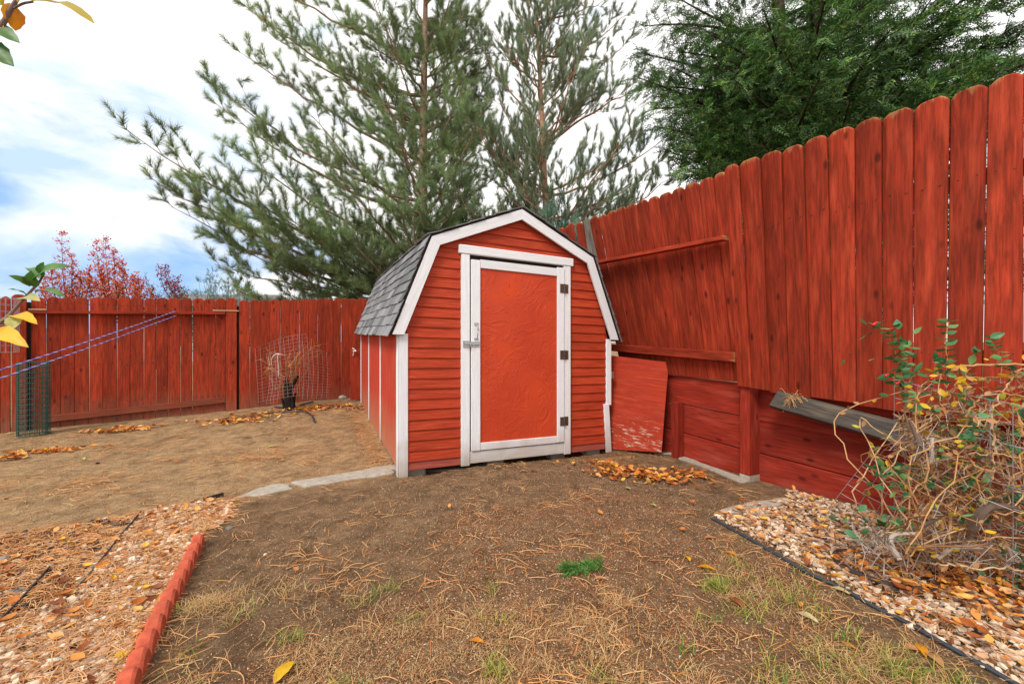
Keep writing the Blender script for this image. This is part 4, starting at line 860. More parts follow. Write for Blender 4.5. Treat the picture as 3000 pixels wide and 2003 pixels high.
def strip(name, label, cat, pts, h, t, mat, z0=-.02, lean=0.):
    p = spline(pts, 5); p = np.array([[q[0], q[1], float(height(q[0], q[1]))] for q in p]); tt = np.gradient(p, axis=0); nn_ = np.column_stack([-tt[:, 1], tt[:, 0], 0 * tt[:, 0]]); nn_ /= np.linalg.norm(nn_, axis=1)[:, None]; n = len(p)
    hh = np.asarray(h) if np.ndim(h) else np.full(n, h)
    if np.ndim(h): hh = np.interp(np.linspace(0, 1, n), np.linspace(0, 1, len(h)), h)
    lo = np.array([0, 0, z0]); mb = MB(); hi = np.column_stack([0 * hh, 0 * hh, hh]) + nn_ * lean
    V = np.concatenate([p + lo, p + lo + nn_ * t, p + hi + nn_ * t, p + hi]); i = np.arange(n - 1)[:, None]; Q = np.concatenate([np.hstack([i + a * n, i + 1 + a * n, i + 1 + b * n, i + b * n]) for a, b in ((0, 1), (1, 2), (2, 3), (3, 0))]); mb.add(V, Q=Q)
    mb.add(V[[0, n, 2 * n, 3 * n]], Q=[(0, 1, 2, 3)]); mb.add(V[[n - 1, 2 * n - 1, 3 * n - 1, 4 * n - 1]], Q=[(3, 2, 1, 0)])
    return tag(mb.build(name, mat), label, cat)
strip('plastic_edging', 'black plastic edging strip sticking up at the tip of the left gravel bed', 'garden edging', [GD(513, 1139), GD(450, 1153), GD(395, 1166)], (.035, .022, .008), .004, M['blackpl'])
strip('plastic_edging', 'long black plastic edging dividing pale gravel from dark lava stones', 'garden edging', [GD(323, 1182), GD(285, 1225), GD(245, 1275), GD(200, 1330), GD(160, 1368)], (.035, .03, .03, .026, .018), .004, M['blackpl'])
strip('plastic_edging', 'short black plastic edging beside the grey rock at the left edge', 'garden edging', [GD(113, 1310), GD(60, 1370), GD(0, 1432), GD(-60, 1480)], .03, .004, M['blackpl'])
# concrete strips
def slab(name, label, outline, h, mat, seed=0, cat='concrete'):
    p = np.array([q[:2] for q in outline]); p = p[::-1] if sum(p[i][0] * p[(i+1) % len(p)][1] - p[(i+1) % len(p)][0] * p[i][1] for i in range(len(p))) < 0 else p
    q = []
    for i in range(len(p)):
        for t in (0, .33, .66): q.append(p[i] * (1 - t) + p[(i + 1) % len(p)] * t + rng.normal(size=2) * .006)
    q = np.array(q); c = q.mean(0); z = height(q[:, 0], q[:, 1]); n = len(q); qi = c + (q - c) * .93
    V = np.concatenate([np.column_stack([q, z - .04]), np.column_stack([q, z + h * .6]), np.column_stack([qi, height(qi[:, 0], qi[:, 1]) + h + rng.normal(size=n) * .001])])
    F_ = [tuple(range(2 * n, 3 * n))] + [(a * n + i, a * n + (i + 1) % n, (a + 1) * n + (i + 1) % n, (a + 1) * n + i) for a in range(2) for i in range(n)]
    c3 = np.array([*c, float(height(*c))]); o = link(name, new_mesh(name, V - c3, F_), mat, None, c3); return tag(o, label, cat)
slab('concrete_strip', 'broken concrete footing strip running left from the shed front corner', [GD(x, y) for x, y in ((668, 1108), (760, 1092), (860, 1074), (935, 1066), (960, 1072), (900, 1088), (780, 1106), (700, 1120))], .016, M['concrete'])
slab('concrete_piece', 'flat broken concrete piece at the left end of the footing strip', [GD(x, y) for x, y in ((545, 1141), (590, 1122), (640, 1110), (662, 1112), (668, 1122), (610, 1136))], .012, M['concrete'])
slab('concrete_ledge', 'low concrete ledge just under the shed door sill', [GD(x, y) for x, y in ((965, 1078), (1060, 1068), (1160, 1058), (1150, 1060), (1150, 1064), (1150, 1068), (1000, 1084))], .002, M['concrete'])
slab('concrete_border', 'light concrete border piece in front of the big red post', [GD(x, y) for x, y in ((1650, 1172), (1700, 1158), (1800, 1143), (1818, 1149), (1760, 1165), (1680, 1180))], .016, M['concrete'])
slab('red_paver', 'red painted concrete patch at the tip of the left gravel bed', [GD(x, y) for x, y in ((478, 1168), (535, 1150), (528, 1180), (505, 1200), (470, 1196))], .006, M['redwash'])
slab('concrete_kerb', 'narrow concrete kerb along the wall foot behind the leaf pile', [GD(x, y) for x, y in ((1500, 1040), (1552, 1038), (1640, 1075), (1722, 1105), (1700, 1108), (1600, 1068), (1540, 1046))], .014, M['concrete'])
# hose along the right bed
hp = [GD(1632, 1190), GD(1690, 1222), GD(1760, 1262), GD(1850, 1315), GD(1930, 1352), GD(2000, 1392), GD(2080, 1432), GD(2160, 1478), GD(2250, 1528), GD(2345, 1582), G(3200, 2140)]
pp = spline(hp, 6); pp = np.array([[q[0], q[1], float(height(q[0], q[1])) + .009] for q in pp]); mb = MB(); mb.tube(pp, .0095, 8, True)
tag(mb.build('irrigation_hose', M['hose'], smooth=True), 'black irrigation hose edging the right gravel strip', 'hose')
def hose(name, label, pts, r, lift=.0):
    q = spline(pts, 6); q = np.array([[a[0], a[1], float(height(a[0], a[1])) + r + lift] for a in q]); mb = MB(); mb.tube(q, r, 7, True); return tag(mb.build(name, M['hose'], smooth=True), label, 'hose')
def cz(x, y): return G(650 + x / 4.48, 950 + y / 4.48)
hose('drip_hose', 'black drip hose curving through leaves in front of the pruned shrub', [cz(330, 1235), cz(560, 1195), cz(800, 1165), cz(1050, 1160), cz(1160, 1195), cz(1215, 1300)], .011, .012)
hose('drip_hose', 'black hose lying at the base of the pruned shrub trunk', [cz(690, 1100), cz(800, 1108), cz(950, 1112), cz(1080, 1060), cz(1200, 1030)], .013, .01)
ctrr = GD(2035, 1310); ring = []
for th in np.linspace(0, 2 * math.pi, 25): ring.append(ctrr + np.array([.235 * math.cos(th), .19 * math.sin(th), 0]))
q = np.array([[a[0], a[1], float(height(a[0], a[1])) + .022] for a in ring]); mb = MB(); mb.tube(q, .013, 7); b0 = q[4]
tag(mb.build('plastic_ring', plain('brown_plastic', (.06, .04, .035), .6), smooth=True), 'dark plastic planting ring around the right bush base', 'planting ring')
# rocks
def rock(pt, s, label, mat=None, flat=.55):
    import bmesh
    bm = bmesh.new(); bmesh.ops.create_icosphere(bm, subdivisions=2, radius=1); V = np.array([v.co[:] for v in bm.verts]); T = [[v.index for v in f.verts] for f in bm.faces]; bm.free()
    k = rng.normal(size=3) * 2; nz_ = .75 + .25 * np.sin(V @ rng.normal(size=(3, 3)) * 2.2 + k).sum(1) / 1.6; V = V * nz_[:, None] * np.array([1, .75, flat]) * s
    a = rng.uniform(0, 3); c_, s_ = math.cos(a), math.sin(a); V = V @ np.array([[c_, s_, 0], [-s_, c_, 0], [0, 0, 1]])
    o = link('rock', new_mesh('rock', V, T), mat or M['rock'], None, pt + np.array([0, 0, s * flat * .35])); return tag(o, label, 'rock')
rock(GD(42, 1362), .05, 'largest angular grey rock beside the short black edging'); rock(GD(2, 1290), .05, 'grey rock cut by the left frame edge'); rock(GD(525, 1212), .035, 'flat brown-grey stone past the end of the scalloped edging', flat=.35)
rock(cz(1590, 975), .075, 'rounded grey stone at the foot of the fence near the shed rear', M['concrete'], .75); rock(G(1148, 1345), .04, 'small grey stone beside the shed left side', M['rock'], .7)
rock(GD(608, 1273) , .014, 'tiny white stone lying in the bare soil', M['string'], .7); rock(GD(362, 1330), .035, 'pale blocky stone in the left gravel', M['gravel']); rock(GD(400, 1345), .034, 'broad tan stone in the middle of the left gravel', M['gravel'])
rock(GD(640, 1330) , .016, 'small dark clod on the bare soil', M['lava']); rock(GD(224, 1062), .03, 'dark bark lump on the tan dirt at left', M['blackbark'], .35)
# ------------------------------------------------------------------ litter
def needles_at(xy, ln, mat, name, label, wd=.0012, lift=.004, nper=2):
    n = len(xy); z = height(xy[:, 0], xy[:, 1]); segs = 5; mb = MB()
    az = rng.uniform(0, 2 * math.pi, n); cur = rng.normal(0, .55, n); L_ = ln * rng.uniform(.6, 1.15, n); V = np.zeros((n, (segs + 1) * 2, 3)); x = xy[:, 0].copy(); y = xy[:, 1].copy(); zz = rng.uniform(0, .012, n)
    for s_ in range(segs + 1):
        a = az + cur * (s_ / segs - .5); px, py = -np.sin(a), np.cos(a); w_ = wd * (1 if s_ < segs else .4); zc = height(x, y) + lift + zz * (.4 + .6 * math.sin(math.pi * s_ / segs)) + .006 * ((vnoise(x, y, 18, 3) - .5))
        V[:, 2 * s_] = np.column_stack([x - px * w_, y - py * w_, zc]); V[:, 2 * s_ + 1] = np.column_stack([x + px * w_, y + py * w_, zc + .001]); x = x + np.cos(a) * L_ / segs; y = y + np.sin(a) * L_ / segs
    T = []
    for s_ in range(segs): T += [(2 * s_, 2 * s_ + 2, 2 * s_ + 1), (2 * s_ + 1, 2 * s_ + 2, 2 * s_ + 3)]
    T = np.array(T); mb.add(V.reshape(-1, 3), T=(T[None] + (np.arange(n) * (segs + 1) * 2)[:, None, None]).reshape(-1, 3)); o = mb.build(name, mat, kind='stuff'); return tag(o, label, kind='stuff')
yard = [G(-200, 1300)[:2], np.array([-3., 7.1]), np.array([-2.4, 6.6]), np.array([-1.1, 3.8]), np.array([1., 4.5]), np.array([1.6, 4.5]), np.array([1.95, 3.3]), np.array([2.6, 1.8]), np.array([2.3, .9]), np.array([-2.2, .9]), np.array([-4.5, 2.2])]
def clustered(poly, ncl, per, sig):
    c = sample_poly(poly, ncl); p = np.repeat(c, per, 0) + rng.normal(size=(ncl * per, 2)) * sig; return p
inner_ok = lambda p: p[(p[:, 0] < WA - WM * p[:, 1] - .06) & ~poly_in(p[:, 0], p[:, 1], [(-1.05, 3.68), (1.15, 4.65), (-.4, 8.0), (-2.6, 7.0)]) & (p[:, 1] < 9.085 + .546 * p[:, 0] - .1)]
pts = inner_ok(np.concatenate([sample_poly(yard, 1000), clustered(yard, 150, 13, .06), clustered(yard, 60, 26, .11), clustered([np.array([-1.6, 1.1]), np.array([1.6, 1.1]), np.array([1.6, 2.6]), np.array([-1.2, 2.6])], 70, 9, .09)]))
needles_at(pts, .11, M['litter'], 'pine_needles', 'dry pine needles strewn over the bare yard soil')
bx_ = [GD(900, 960), GD(830, 900), GD(800, 915), GD(850, 1000), GD(895, 1050), GD(915, 1070), GD(930, 1050)]
needles_at(inner_ok(np.concatenate([sample_poly(bedW, 4200), sample_poly(bedD, 6500)])), .105, M['litter'], 'pine_needles', 'thick mat of orange pine needles over the left gravel beds', lift=.014, wd=.0013)
sidep = [np.array([-2.9, 7.0]), np.array([-2.55, 6.8]), np.array([-1.05, 3.7]), np.array([-1.3, 3.7])]
needles_at(inner_ok(np.concatenate([sample_poly(sidep, 1100), clustered([GD(150, 1090), GD(250, 1085), GD(260, 1110), GD(130, 1130)], 12, 14, .07), clustered([GD(500, 1050), GD(640, 1030), GD(720, 1050), GD(560, 1075)], 20, 12, .08)])), .10, M['litter'], 'pine_needles', 'windrow of pine needles along the shed left side')
needles_at(inner_ok(sample_poly(bedR, 3600)), .07, M['litter'], 'pine_needles', 'dry needles over the right gravel strip', lift=.015)
def bits(xy, smin, smax, mat, name, label, lift=.003, asp=2.4):
    n = len(xy); TV = np.array([(-asp / 2, -.5, 0), (asp / 2, -.4, .1), (asp / 2, .5, 0), (-asp / 2, .4, .35)]); TT = np.array([(0, 1, 2), (0, 2, 3)]); s_ = rng.uniform(smin, smax, n); d = rng.normal(size=(n, 3)); d[:, 2] *= .3; mb = MB()
    mb.inst(TV, TT, frames(d, rng.normal(0, .5, n)) * s_[:, None, None], np.column_stack([xy, height(xy[:, 0], xy[:, 1]) + lift + .006 * (vnoise(xy[:, 0], xy[:, 1], 18, 3) - .5)])); return tag(mb.build(name, mat, kind='stuff'), label, kind='stuff')
front = [G(560, 1640)[:2], G(1150, 1420)[:2], G(1800, 1340)[:2], G(2250, 1520)[:2], G(2600, 1750)[:2], G(3000, 2060)[:2], G(2900, 2200)[:2], G(300, 2200)[:2], G(420, 2003)[:2]]
fr2 = [G(1300, 1500)[:2], G(1900, 1440)[:2], G(2400, 1700)[:2], G(2700, 2050)[:2], G(1400, 2100)[:2], G(600, 2000)[:2], G(1250, 1700)[:2]]
bits(inner_ok(np.concatenate([sample_poly(fr2, 17000), clustered(fr2, 200, 70, .08), sample_poly(front, 5000)])), .0018, .0042, M['flakes'], 'bark_flakes', 'rusty bark flakes sprinkled over the soil in front of the shed')
def grains(xy, smin, smax, mat, name, label):
    TV = np.array([(1, 0, 0), (-.5, .8, 0), (-.5, -.8, 0), (0, 0, 1)]) ; TT = np.array([(0, 1, 3), (1, 2, 3), (2, 0, 3)]); n = len(xy); mb = MB(); az = rng.uniform(0, 6.28, n); d = np.column_stack([np.cos(az), np.sin(az), np.zeros(n)])
    mb.inst(TV, TT, frames(d) * rng.uniform(smin, smax, n)[:, None, None], np.column_stack([xy, height(xy[:, 0], xy[:, 1]) + .006 * (vnoise(xy[:, 0], xy[:, 1], 18, 3) - .5) + .005 * (vnoise(xy[:, 0], xy[:, 1], 9, 5) - .5)])); return tag(mb.build(name, mat, kind='stuff'), label, kind='stuff')
grains(inner_ok(np.concatenate([sample_poly(front, 30000), sample_poly(yard, 22000)])), .0015, .0055, M['soilgrain'], 'soil_crumbs', 'grit and small clods on the bare ground')
# fallen leaves in drifts
def leaf_template(curl=.5):
    segs = 4; V = []; T = []
    for i in range(segs + 1):
        t = i / segs; wdt = .30 * math.sin(math.pi * min(.97, max(.03, t)) ** .85); ang = curl * (t - .4) * 2; x = t; z = .18 * curl * (t - .5) ** 2 * 4; V += [(x, -wdt, z + .5 * wdt * abs(curl)), (x, 0, z), (x, wdt, z + .5 * wdt * abs(curl))]
    for i in range(segs):
        for a in (0, 1): k = i * 3 + a; T += [(k, k + 3, k + 4), (k, k + 4, k + 1)]
    return np.array(V) - (.5, 0, 0), np.array(T)
def leaf_drift(xy, smin, smax, mat, name, label, pile=.02, lift=.006):
    n = len(xy); mb = MB(); pick = rng.integers(0, 6, n)
    for v in range(6):
        TV, TT = leaf_template(rng.uniform(.1, 1.5)); mk = pick == v; k = mk.sum(); d = rng.normal(size=(k, 3)); d[:, 2] *= .22; s_ = rng.uniform(smin, smax, k)
        mb.inst(TV, TT, frames(d, rng.normal(0, .45, k)) * s_[:, None, None], np.column_stack([xy[mk], height(xy[mk, 0], xy[mk, 1]) + lift + rng.random(k) * pile]))
    return tag(mb.build(name, mat, kind='stuff'), label, kind='stuff')
def ellipse(c, a, b, n, ang=0.):
    p = rng.normal(size=(n, 2)) * .5 * np.array([a, b]); c_, s_ = math.cos(ang), math.sin(ang); return c[:2] + p @ np.array([[c_, s_], [-s_, c_]])
leaf_drift(np.concatenate([ellipse(GD(1475, 1090), .55, .2, 210, -.15), ellipse(GD(1400, 1070), .3, .15, 50), ellipse(GD(1530, 1105), .3, .15, 60)]), .04, .075, M['fallen'], 'leaf_pile', 'pile of orange fallen leaves on the ground right of the shed door', .04)
leaf_drift(inner_ok(np.concatenate([ellipse(cz(1000, 1130), .8, .13, 170, .3), ellipse(cz(180, 1290), .4, .13, 110, .2), ellipse(cz(1400, 1090), .35, .1, 70, .3), ellipse(cz(600, 1210), .8, .1, 60, .2)])), .05, .08, M['fallen'], 'leaf_pile', 'long drift of orange leaves around the pruned shrub base', .035)
leaf_drift(inner_ok(np.concatenate([ellipse(G(335, 1265), .35, .13, 90, .2), ellipse(G(400, 1255), .3, .1, 30, .2)])), .05, .08, M['fallen'], 'leaf_pile', 'small drift of dry leaves on the tan dirt by the left fence', .03)
leaf_drift(inner_ok(np.concatenate([ellipse(G(120, 1325), .5, .10, 90, .25), ellipse(G(0, 1345), .3, .1, 40, .2)])), .05, .08, M['fallen'], 'leaf_pile', 'thin streak of leaves at the far left edge', .02)
leaf_drift(inner_ok(np.concatenate([ellipse(cz(1800, 1110), .2, .15, 30, .3)])), .05, .08, M['leafdry'], 'leaf_pile', 'brown leaves beside the shed rear corner', .02)
leaf_drift(inner_ok(np.concatenate([sample_poly(bedR, 650), ellipse(GD(2150, 1330), .4, .2, 260, -.6), ellipse(GD(2300, 1400), .45, .25, 300, -.6)])), .018, .055, M['fallen'], 'leaf_pile', 'autumn leaves scattered over the right gravel strip', .045, .02)
leaf_drift(np.concatenate([sample_poly(bedW, 120), sample_poly(bedD, 90), sample_poly(yard, 40)]), .03, .06, M['fallen'], 'leaf_litter', 'odd small brown leaves in the left gravel and yard', .01, .018)
# ------------------------------------------------------------------ grass
def grass(xy, nb, hmin, hmax, mat, name, label, wd=.0018, spread=.02, flat=.0):
    n = len(xy); mb = MB(); k = n * nb; base = np.repeat(xy, nb, 0) + rng.normal(size=(k, 2)) * spread; az = rng.uniform(0, 6.28, k); h = rng.uniform(hmin, hmax, k); ln = rng.uniform(.3, 1.2, k) * h * (1 + flat); z = height(base[:, 0], base[:, 1]) - .003; pr = np.column_stack([-np.sin(az), np.cos(az)]); V = np.zeros((k, 7, 3))
    for s_, t in enumerate((0, .4, .75)):
        w_ = wd * (1 - .5 * t); c = base + np.column_stack([np.cos(az), np.sin(az)]) * (ln * t ** 1.7)[:, None]; zz = z + h * (t - .35 * flat * t * t); V[:, 2 * s_] = np.column_stack([c - pr * w_, zz]); V[:, 2 * s_ + 1] = np.column_stack([c + pr * w_, zz])
    V[:, 6] = np.column_stack([base + np.column_stack([np.cos(az), np.sin(az)]) * ln[:, None], z + h * (1 - .45 * flat)])
    T = np.array([(0, 1, 3), (0, 3, 2), (2, 3, 5), (2, 5, 4), (4, 5, 6)]); mb.add(V.reshape(-1, 3), T=(T[None] + (np.arange(k) * 7)[:, None, None]).reshape(-1, 3)); return tag(mb.build(name, mat, kind='stuff'), label, kind='stuff')
fg = [G(520, 1760)[:2], G(900, 1700)[:2], G(1500, 1720)[:2], G(2300, 1800)[:2], G(2900, 2050)[:2], G(2900, 2200)[:2], G(300, 2200)[:2], G(430, 1990)[:2]]
gr_ = [GD(1610, 1300), GD(1700, 1280), GD(1830, 1350), GD(1980, 1415), GD(2120, 1490), GD(2280, 1575), G(2950, 2160), G(2200, 2160), GD(1800, 1500), GD(1660, 1400)]
c1_ = np.concatenate([clustered(fg, 42, 4, .05), clustered(fg, 18, 3, .2), clustered(gr_, 38, 5, .06), ellipse(GD(490, 1385), .1, .05, 40), ellipse(GD(480, 1400), .14, .05, 22), ellipse(GD(1420, 1385), .06, .04, 14)])
grass(inner_ok(c1_), 14, .012, .05, M['drygrass'], 'dry_grass', 'dry straw-coloured grass tufts across the foreground soil', wd=.0012, spread=.024, flat=.9)
thin = [GD(800, 1440), GD(1150, 1380), GD(1400, 1420), GD(1500, 1568), GD(1350, 1640), GD(650, 1640), GD(600, 1500)]
grass(sample_poly(thin, 2600), 5, .004, .016, M['drygrass'], 'dry_thatch', 'matted pale thatch in the foreground soil', wd=.0012, spread=.02, flat=1.)
c2_ = np.concatenate([clustered(gr_, 26, 5, .035), clustered(gr_, 10, 3, .15), clustered(fg, 13, 4, .03), ellipse(GD(670, 1465), .05, .03, 8), ellipse(GD(1130, 1545), .06, .03, 12), ellipse(GD(2070, 1550), .1, .06, 20), ellipse(GD(1650, 1345), .1, .08, 18)])
grass(inner_ok(c2_), 8, .02, .062, M['grass'], 'grass_tufts', 'green and yellow grass tufts at lower right and foreground', wd=.0014, spread=.016, flat=.35)
grass(inner_ok(np.concatenate([ellipse(GD(1440, 1050), .5, .05, 25, .2), ellipse(GD(1330, 1060), .3, .05, 12, .2)])), 12, .01, .035, M['drygrass'], 'dry_grass', 'dry grass fringe at the shed front right', flat=.7)
# ------------------------------------------------------------------ single leaves
def leaf_obj(name, A, B, width, mat, label=None, cat=None, group=None, parent=None, fold=.25, arch=.12, up=(0, 0, 1), org=None):
    A = np.array(A, float); B = np.array(B, float); Ln = np.linalg.norm(B - A); ex_ = unit(B - A); upv = np.array(up, float); ey_ = unit(np.cross(upv, ex_)); ez_ = np.cross(ex_, ey_); n = 8; V = []; Fc = []
    for i in range(n + 1):
        t = i / n; w_ = width * .5 * (math.sin(math.pi * t ** .82) ** .8 if 0 < t < 1 else 0.002) * (1 + .06 * math.sin(t * 23)); zc = arch * Ln * math.sin(math.pi * t) - .0
        for s_ in (-1, -.5, 0, .5, 1): V.append((Ln * t, w_ * s_, zc + fold * w_ * abs(s_) + .03 * width * math.sin(t * 14 + s_ * 2)))
    for i in range(n):
        for a in range(4): k = i * 5 + a; Fc.append((k, k + 1, k + 6, k + 5))
    me = new_mesh(name, V, Fc)
    for p_ in me.polygons: p_.use_smooth = True
    o = link(name, me, mat, parent); frame_obj(o, A, ex_, ey_, ez_, parent)
    if label: tag(o, label, cat, group)
    return o
for (x, y, dx_, dy_, L_, mk, lb) in ((1080, 1472, 30, 8, .052, 'orange', 'orange leaf alone on the foreground soil left of centre'), (628, 1572, 34, -36, .10, 'yellow', 'yellow leaf cut by the bottom frame edge'),
    (252, 1534, 60, -46, .085, 'yellow', 'large yellow leaf lying against the scalloped edging'), (1574, 1278, 14, 20, .05, 'yellow', 'bright yellow leaf at the left end of the grass tufts'), (1600, 1302, 42, 10, .07, 'orange', 'orange leaf just below the bright yellow one by the grass'),
    (1672, 1372, 45, 36, .085, 'brown', 'curled rust-brown leaf in the right grass'), (1826, 1408, 52, 26, .085, 'pale', 'large pale tan leaf in the middle of the right grass'), (1660, 1268, 32, 12, .06, 'orange', 'orange leaf just below the hose end'),
    (1615, 1236, 30, 2, .055, 'tan', 'tan leaf lying near the hose end'), (1362, 1330, 28, 2, .05, 'tan', 'tan leaf beside the green cedar sprig'), (1192, 1082, 22, 2, .06, 'tan', 'left tan leaf below the shed door'), (1215, 1080, 22, 5, .06, 'brown', 'brown leaf touching the tan one below the shed door'),
    (1432, 1121, 14, 3, .06, 'lime', 'yellow-green leaf in front of the leaf pile'), (1905, 1318, 34, 18, .065, 'yellow', 'yellow leaf on the gravel beside the hose'), (1905, 1350, 45, 18, .07, 'pale', 'long pale yellow leaf along the hose'),
    (2070, 1490, 45, 8, .07, 'tan', 'left of three big tan leaves at lower right'), (2105, 1480, 20, 34, .07, 'orange', 'orange-brown leaf between the big tan ones at lower right'), (2125, 1500, 36, 34, .08, 'tan', 'right of three big tan leaves at lower right'),
    (30, 1452, 28, -4, .05, 'yellow', 'yellow leaf in the left gravel above the frame corner'), (1930, 1478, 22, 10, .045, 'orange', 'small orange leaf in the lower right grass'), (1430, 1393, 26, 3, .045, 'tan', 'tan leaf at the dry tuft right of centre'),
    (1490, 1158, 12, 5, .06, 'lime', 'pale leaf on soil below the leaf pile'), (610, 1028, 30, -4, .08, 'lime', 'pale green leaf on the tan dirt left of the shed'), (185, 1053, 18, 8, .09, 'lime', 'pale leaf on the tan dirt by the left fence'), (560, 1006, 14, -2, .08, 'brown', 'dark leaf on the tan dirt below the shrub'),
    (1265, 1062, 12, 6, .05, 'orange', 'small orange leaf under the shed door sill'), (2140, 1235, 34, 6, .07, 'orange', 'orange leaf in the planting ring'), (10, 998, 30, -4, .10, 'pale', 'pale leaf at the far left fence foot')):
    a = GD(x, y); b = GD(x + dx_, y + dy_); d = unit((b - a) * (1, 1, 0)); a[2] += .008; e = a + d * min(L_ * 1.3, max(L_, np.linalg.norm(b - a))); e[2] = float(height(e[0], e[1])) + .012
    leaf_obj('fallen_leaf', a, e, L_ * .48, LM[mk], lb, 'leaf', 'fallen leaves on the ground', fold=.3, arch=.08)
# cedar sprig on ground
sp0 = GD(1300, 1312); sp1 = GD(1383, 1300); TV, TT = spray_template(.06, .035, .006); mb = MB(); n = 120; t = rng.random(n); pos = sp0 + (sp1 - sp0) * t[:, None] + rng.normal(size=(n, 3)) * (.006, .014, .006) + (0, 0, .014); mb.inst(TV, TT, frames(rng.normal(size=(n, 3)) * .35 + (-.6, 0, .02), rng.normal(0, .3, n)), pos)
mb.tube([sp0 + (.01, 0, .008), sp1 + (0, 0, .01)], .002, 4)
tag(mb.build('cedar_sprig', island('fresh_sprig', [(0, (.05, .15, .03)), (1, (.16, .30, .07))], .5, .3, .2)), 'bright green cedar sprig lying on the soil in front of the shed', 'sprig')
# ------------------------------------------------------------------ rope
ra = P(516, 911, 6.22); rb = P(0, 1083, 3.55); rc = P(-700, 1290, 2.3); ra2 = P(517, 924, 6.22); rb2 = P(0, 1108, 3.5); rc2 = P(-700, 1330, 2.25)
blue = plain('blue_cord', (.10, .13, .55), .6); wh = plain('white_cord', (.75, .78, .85), .6)
for (p3, lb) in (((ra, rb, rc), 'upper blue and white rope line tied to the left fence rail'), ((ra2, rb2, rc2), 'lower blue and white rope line tied to the left fence rail')):
    p = spline([p3[0], (p3[0] + p3[1]) / 2 + (0, 0, -.012), p3[1], p3[2]], 60); root = thing('rope', lb, 'rope', p[0]); mb = MB(); mb.tube(p, .005, 7); mb.build('blue_strand', blue, root, smooth=True, origin=p[0])
    s_ = np.concatenate([[0], np.cumsum(np.linalg.norm(np.diff(p, axis=0), axis=1))]); ss_ = np.arange(0, s_[-1], .012); c = np.column_stack([np.interp(ss_, s_, p[:, k]) for k in range(3)]); d = unit(p[-1] - p[0]); a = unit(np.cross(d, (0, 0, 1))); b = np.cross(d, a)
    mb = MB(); mb.tube(c + .0034 * (np.cos(ss_ * 2 * math.pi / .10)[:, None] * a + np.sin(ss_ * 2 * math.pi / .10)[:, None] * b), .003, 4); mb.build('white_strand', wh, root, origin=p[0])
# ------------------------------------------------------------------ wire things
def wire_surface(mb, fn, nu, nv, r, sub=14, jit=.0):
    for i in range(nu + 1):
        if jit and rng.random() < .03: continue
        mb.tube(np.array([fn(i / nu, t) for t in np.linspace(0, 1, sub)]) + rng.normal(size=3) * jit, r, 3)
    for j in range(nv + 1): mb.tube(np.array([fn(t, j / nv) for t in np.linspace(0, 1, sub * 2)]) + rng.normal(size=3) * jit, r, 3)
gc = P(98, 1270, 5.2); gc[2] = float(height(gc[0], gc[1])); mb = MB()
def roll(u, v): a = u * 2 * math.pi * 2.3; rr = .15 - .035 * u; return gc + np.array([rr * math.cos(a), rr * math.sin(a), .01 + .92 * v])
for i in range(46): mb.tube(np.array([roll(i / 46, t) for t in (0, .5, 1)]), .0026, 3)
for j in range(15): mb.tube(np.array([roll(t, j / 14) for t in np.linspace(0, 1, 60)]), .0036, 3)
tag(mb.build('wire_mesh_roll', M['wire_green']), 'upright roll of green coated wire mesh against the left fence', 'wire roll')
gc2 = P(8, 1032, 5.25); mb = MB()
def roll2(u, v): a = u * 2 * math.pi * 1.6; rr = .14 - .03 * u; return gc2 + np.array([rr * math.cos(a), rr * math.sin(a), .70 * v])
for i in range(26): mb.tube(np.array([roll2(i / 26, t) for t in (0, .5, 1)]), .0018, 3)
for j in range(9): mb.tube(np.array([roll2(t, j / 8) for t in np.linspace(0, 1, 40)]), .0018, 3)
tag(mb.build('wire_mesh_roll', M['wire']), 'grey wire mesh roll hanging on the fence at the left frame edge', 'wire roll')
# pruned shrub with cage
def cy(x, y, Y): return P(650 + x / 4.48, 950 + y / 4.48, Y)
sbp = cy(880, 1095, 6.40); sh = thing('pruned_shrub', 'hard-pruned shrub with blackened trunk and orange twigs by the left fence', 'shrub', sbp)
mb = MB(); mb.tube(spline([sbp + (0, 0, -.05), cy(860, 900, 6.4), cy(850, 770, 6.42), cy(830, 690, 6.45)], 5), np.linspace(.055, .024, 16), 9); mb.tube(spline([sbp + (.05, 0, .0), cy(890, 900, 6.36), cy(950, 760, 6.33), cy(1000, 680, 6.32)], 5), np.linspace(.045, .02, 16), 8)
for _ in range(10):
    a = sbp + rng.normal(size=3) * (.05, .04, .02); mb.tube([a + (0, 0, -.02), a + rng.normal(size=3) * (.05, .04, 0) + (0, 0, rng.uniform(.1, .3))], (.035, .012), 5)
mb.build('trunk', M['blackbark'], sh, smooth=True, origin=sbp); mb = MB()
tw = [((830, 700), (700, 600), (640, 560), (500, 450)), ((830, 720), (740, 690), (650, 580), (545, 560)), ((900, 780), (960, 520), (1060, 440), (1150, 310)), ((900, 780), (1000, 500), (1160, 320), (1300, 270)), ((930, 740), (1020, 540), (1120, 400), (1310, 340)), ((860, 760), (850, 560), (860, 450), (770, 290)), ((900, 800), (940, 500), (960, 350), (1040, 210)), ((1040, 690), (1100, 560), (1180, 470), (1240, 370)), ((830, 800), (690, 830), (640, 700), (650, 590)), ((980, 700), (1000, 560), (1080, 430), (1230, 270)), ((860, 700), (830, 600), (760, 560), (740, 480)), ((920, 640), (900, 560), (980, 430), (1160, 230)), ((800, 750), (720, 860), (690, 780), (650, 700)), ((650, 600), (600, 580), (560, 640), (540, 640)), ((900, 700), (905, 600), (880, 500), (850, 400)), ((640, 540), (620, 420), (640, 380), (650, 360)), ((960, 900), (1040, 700), (1110, 600), (1120, 500))]
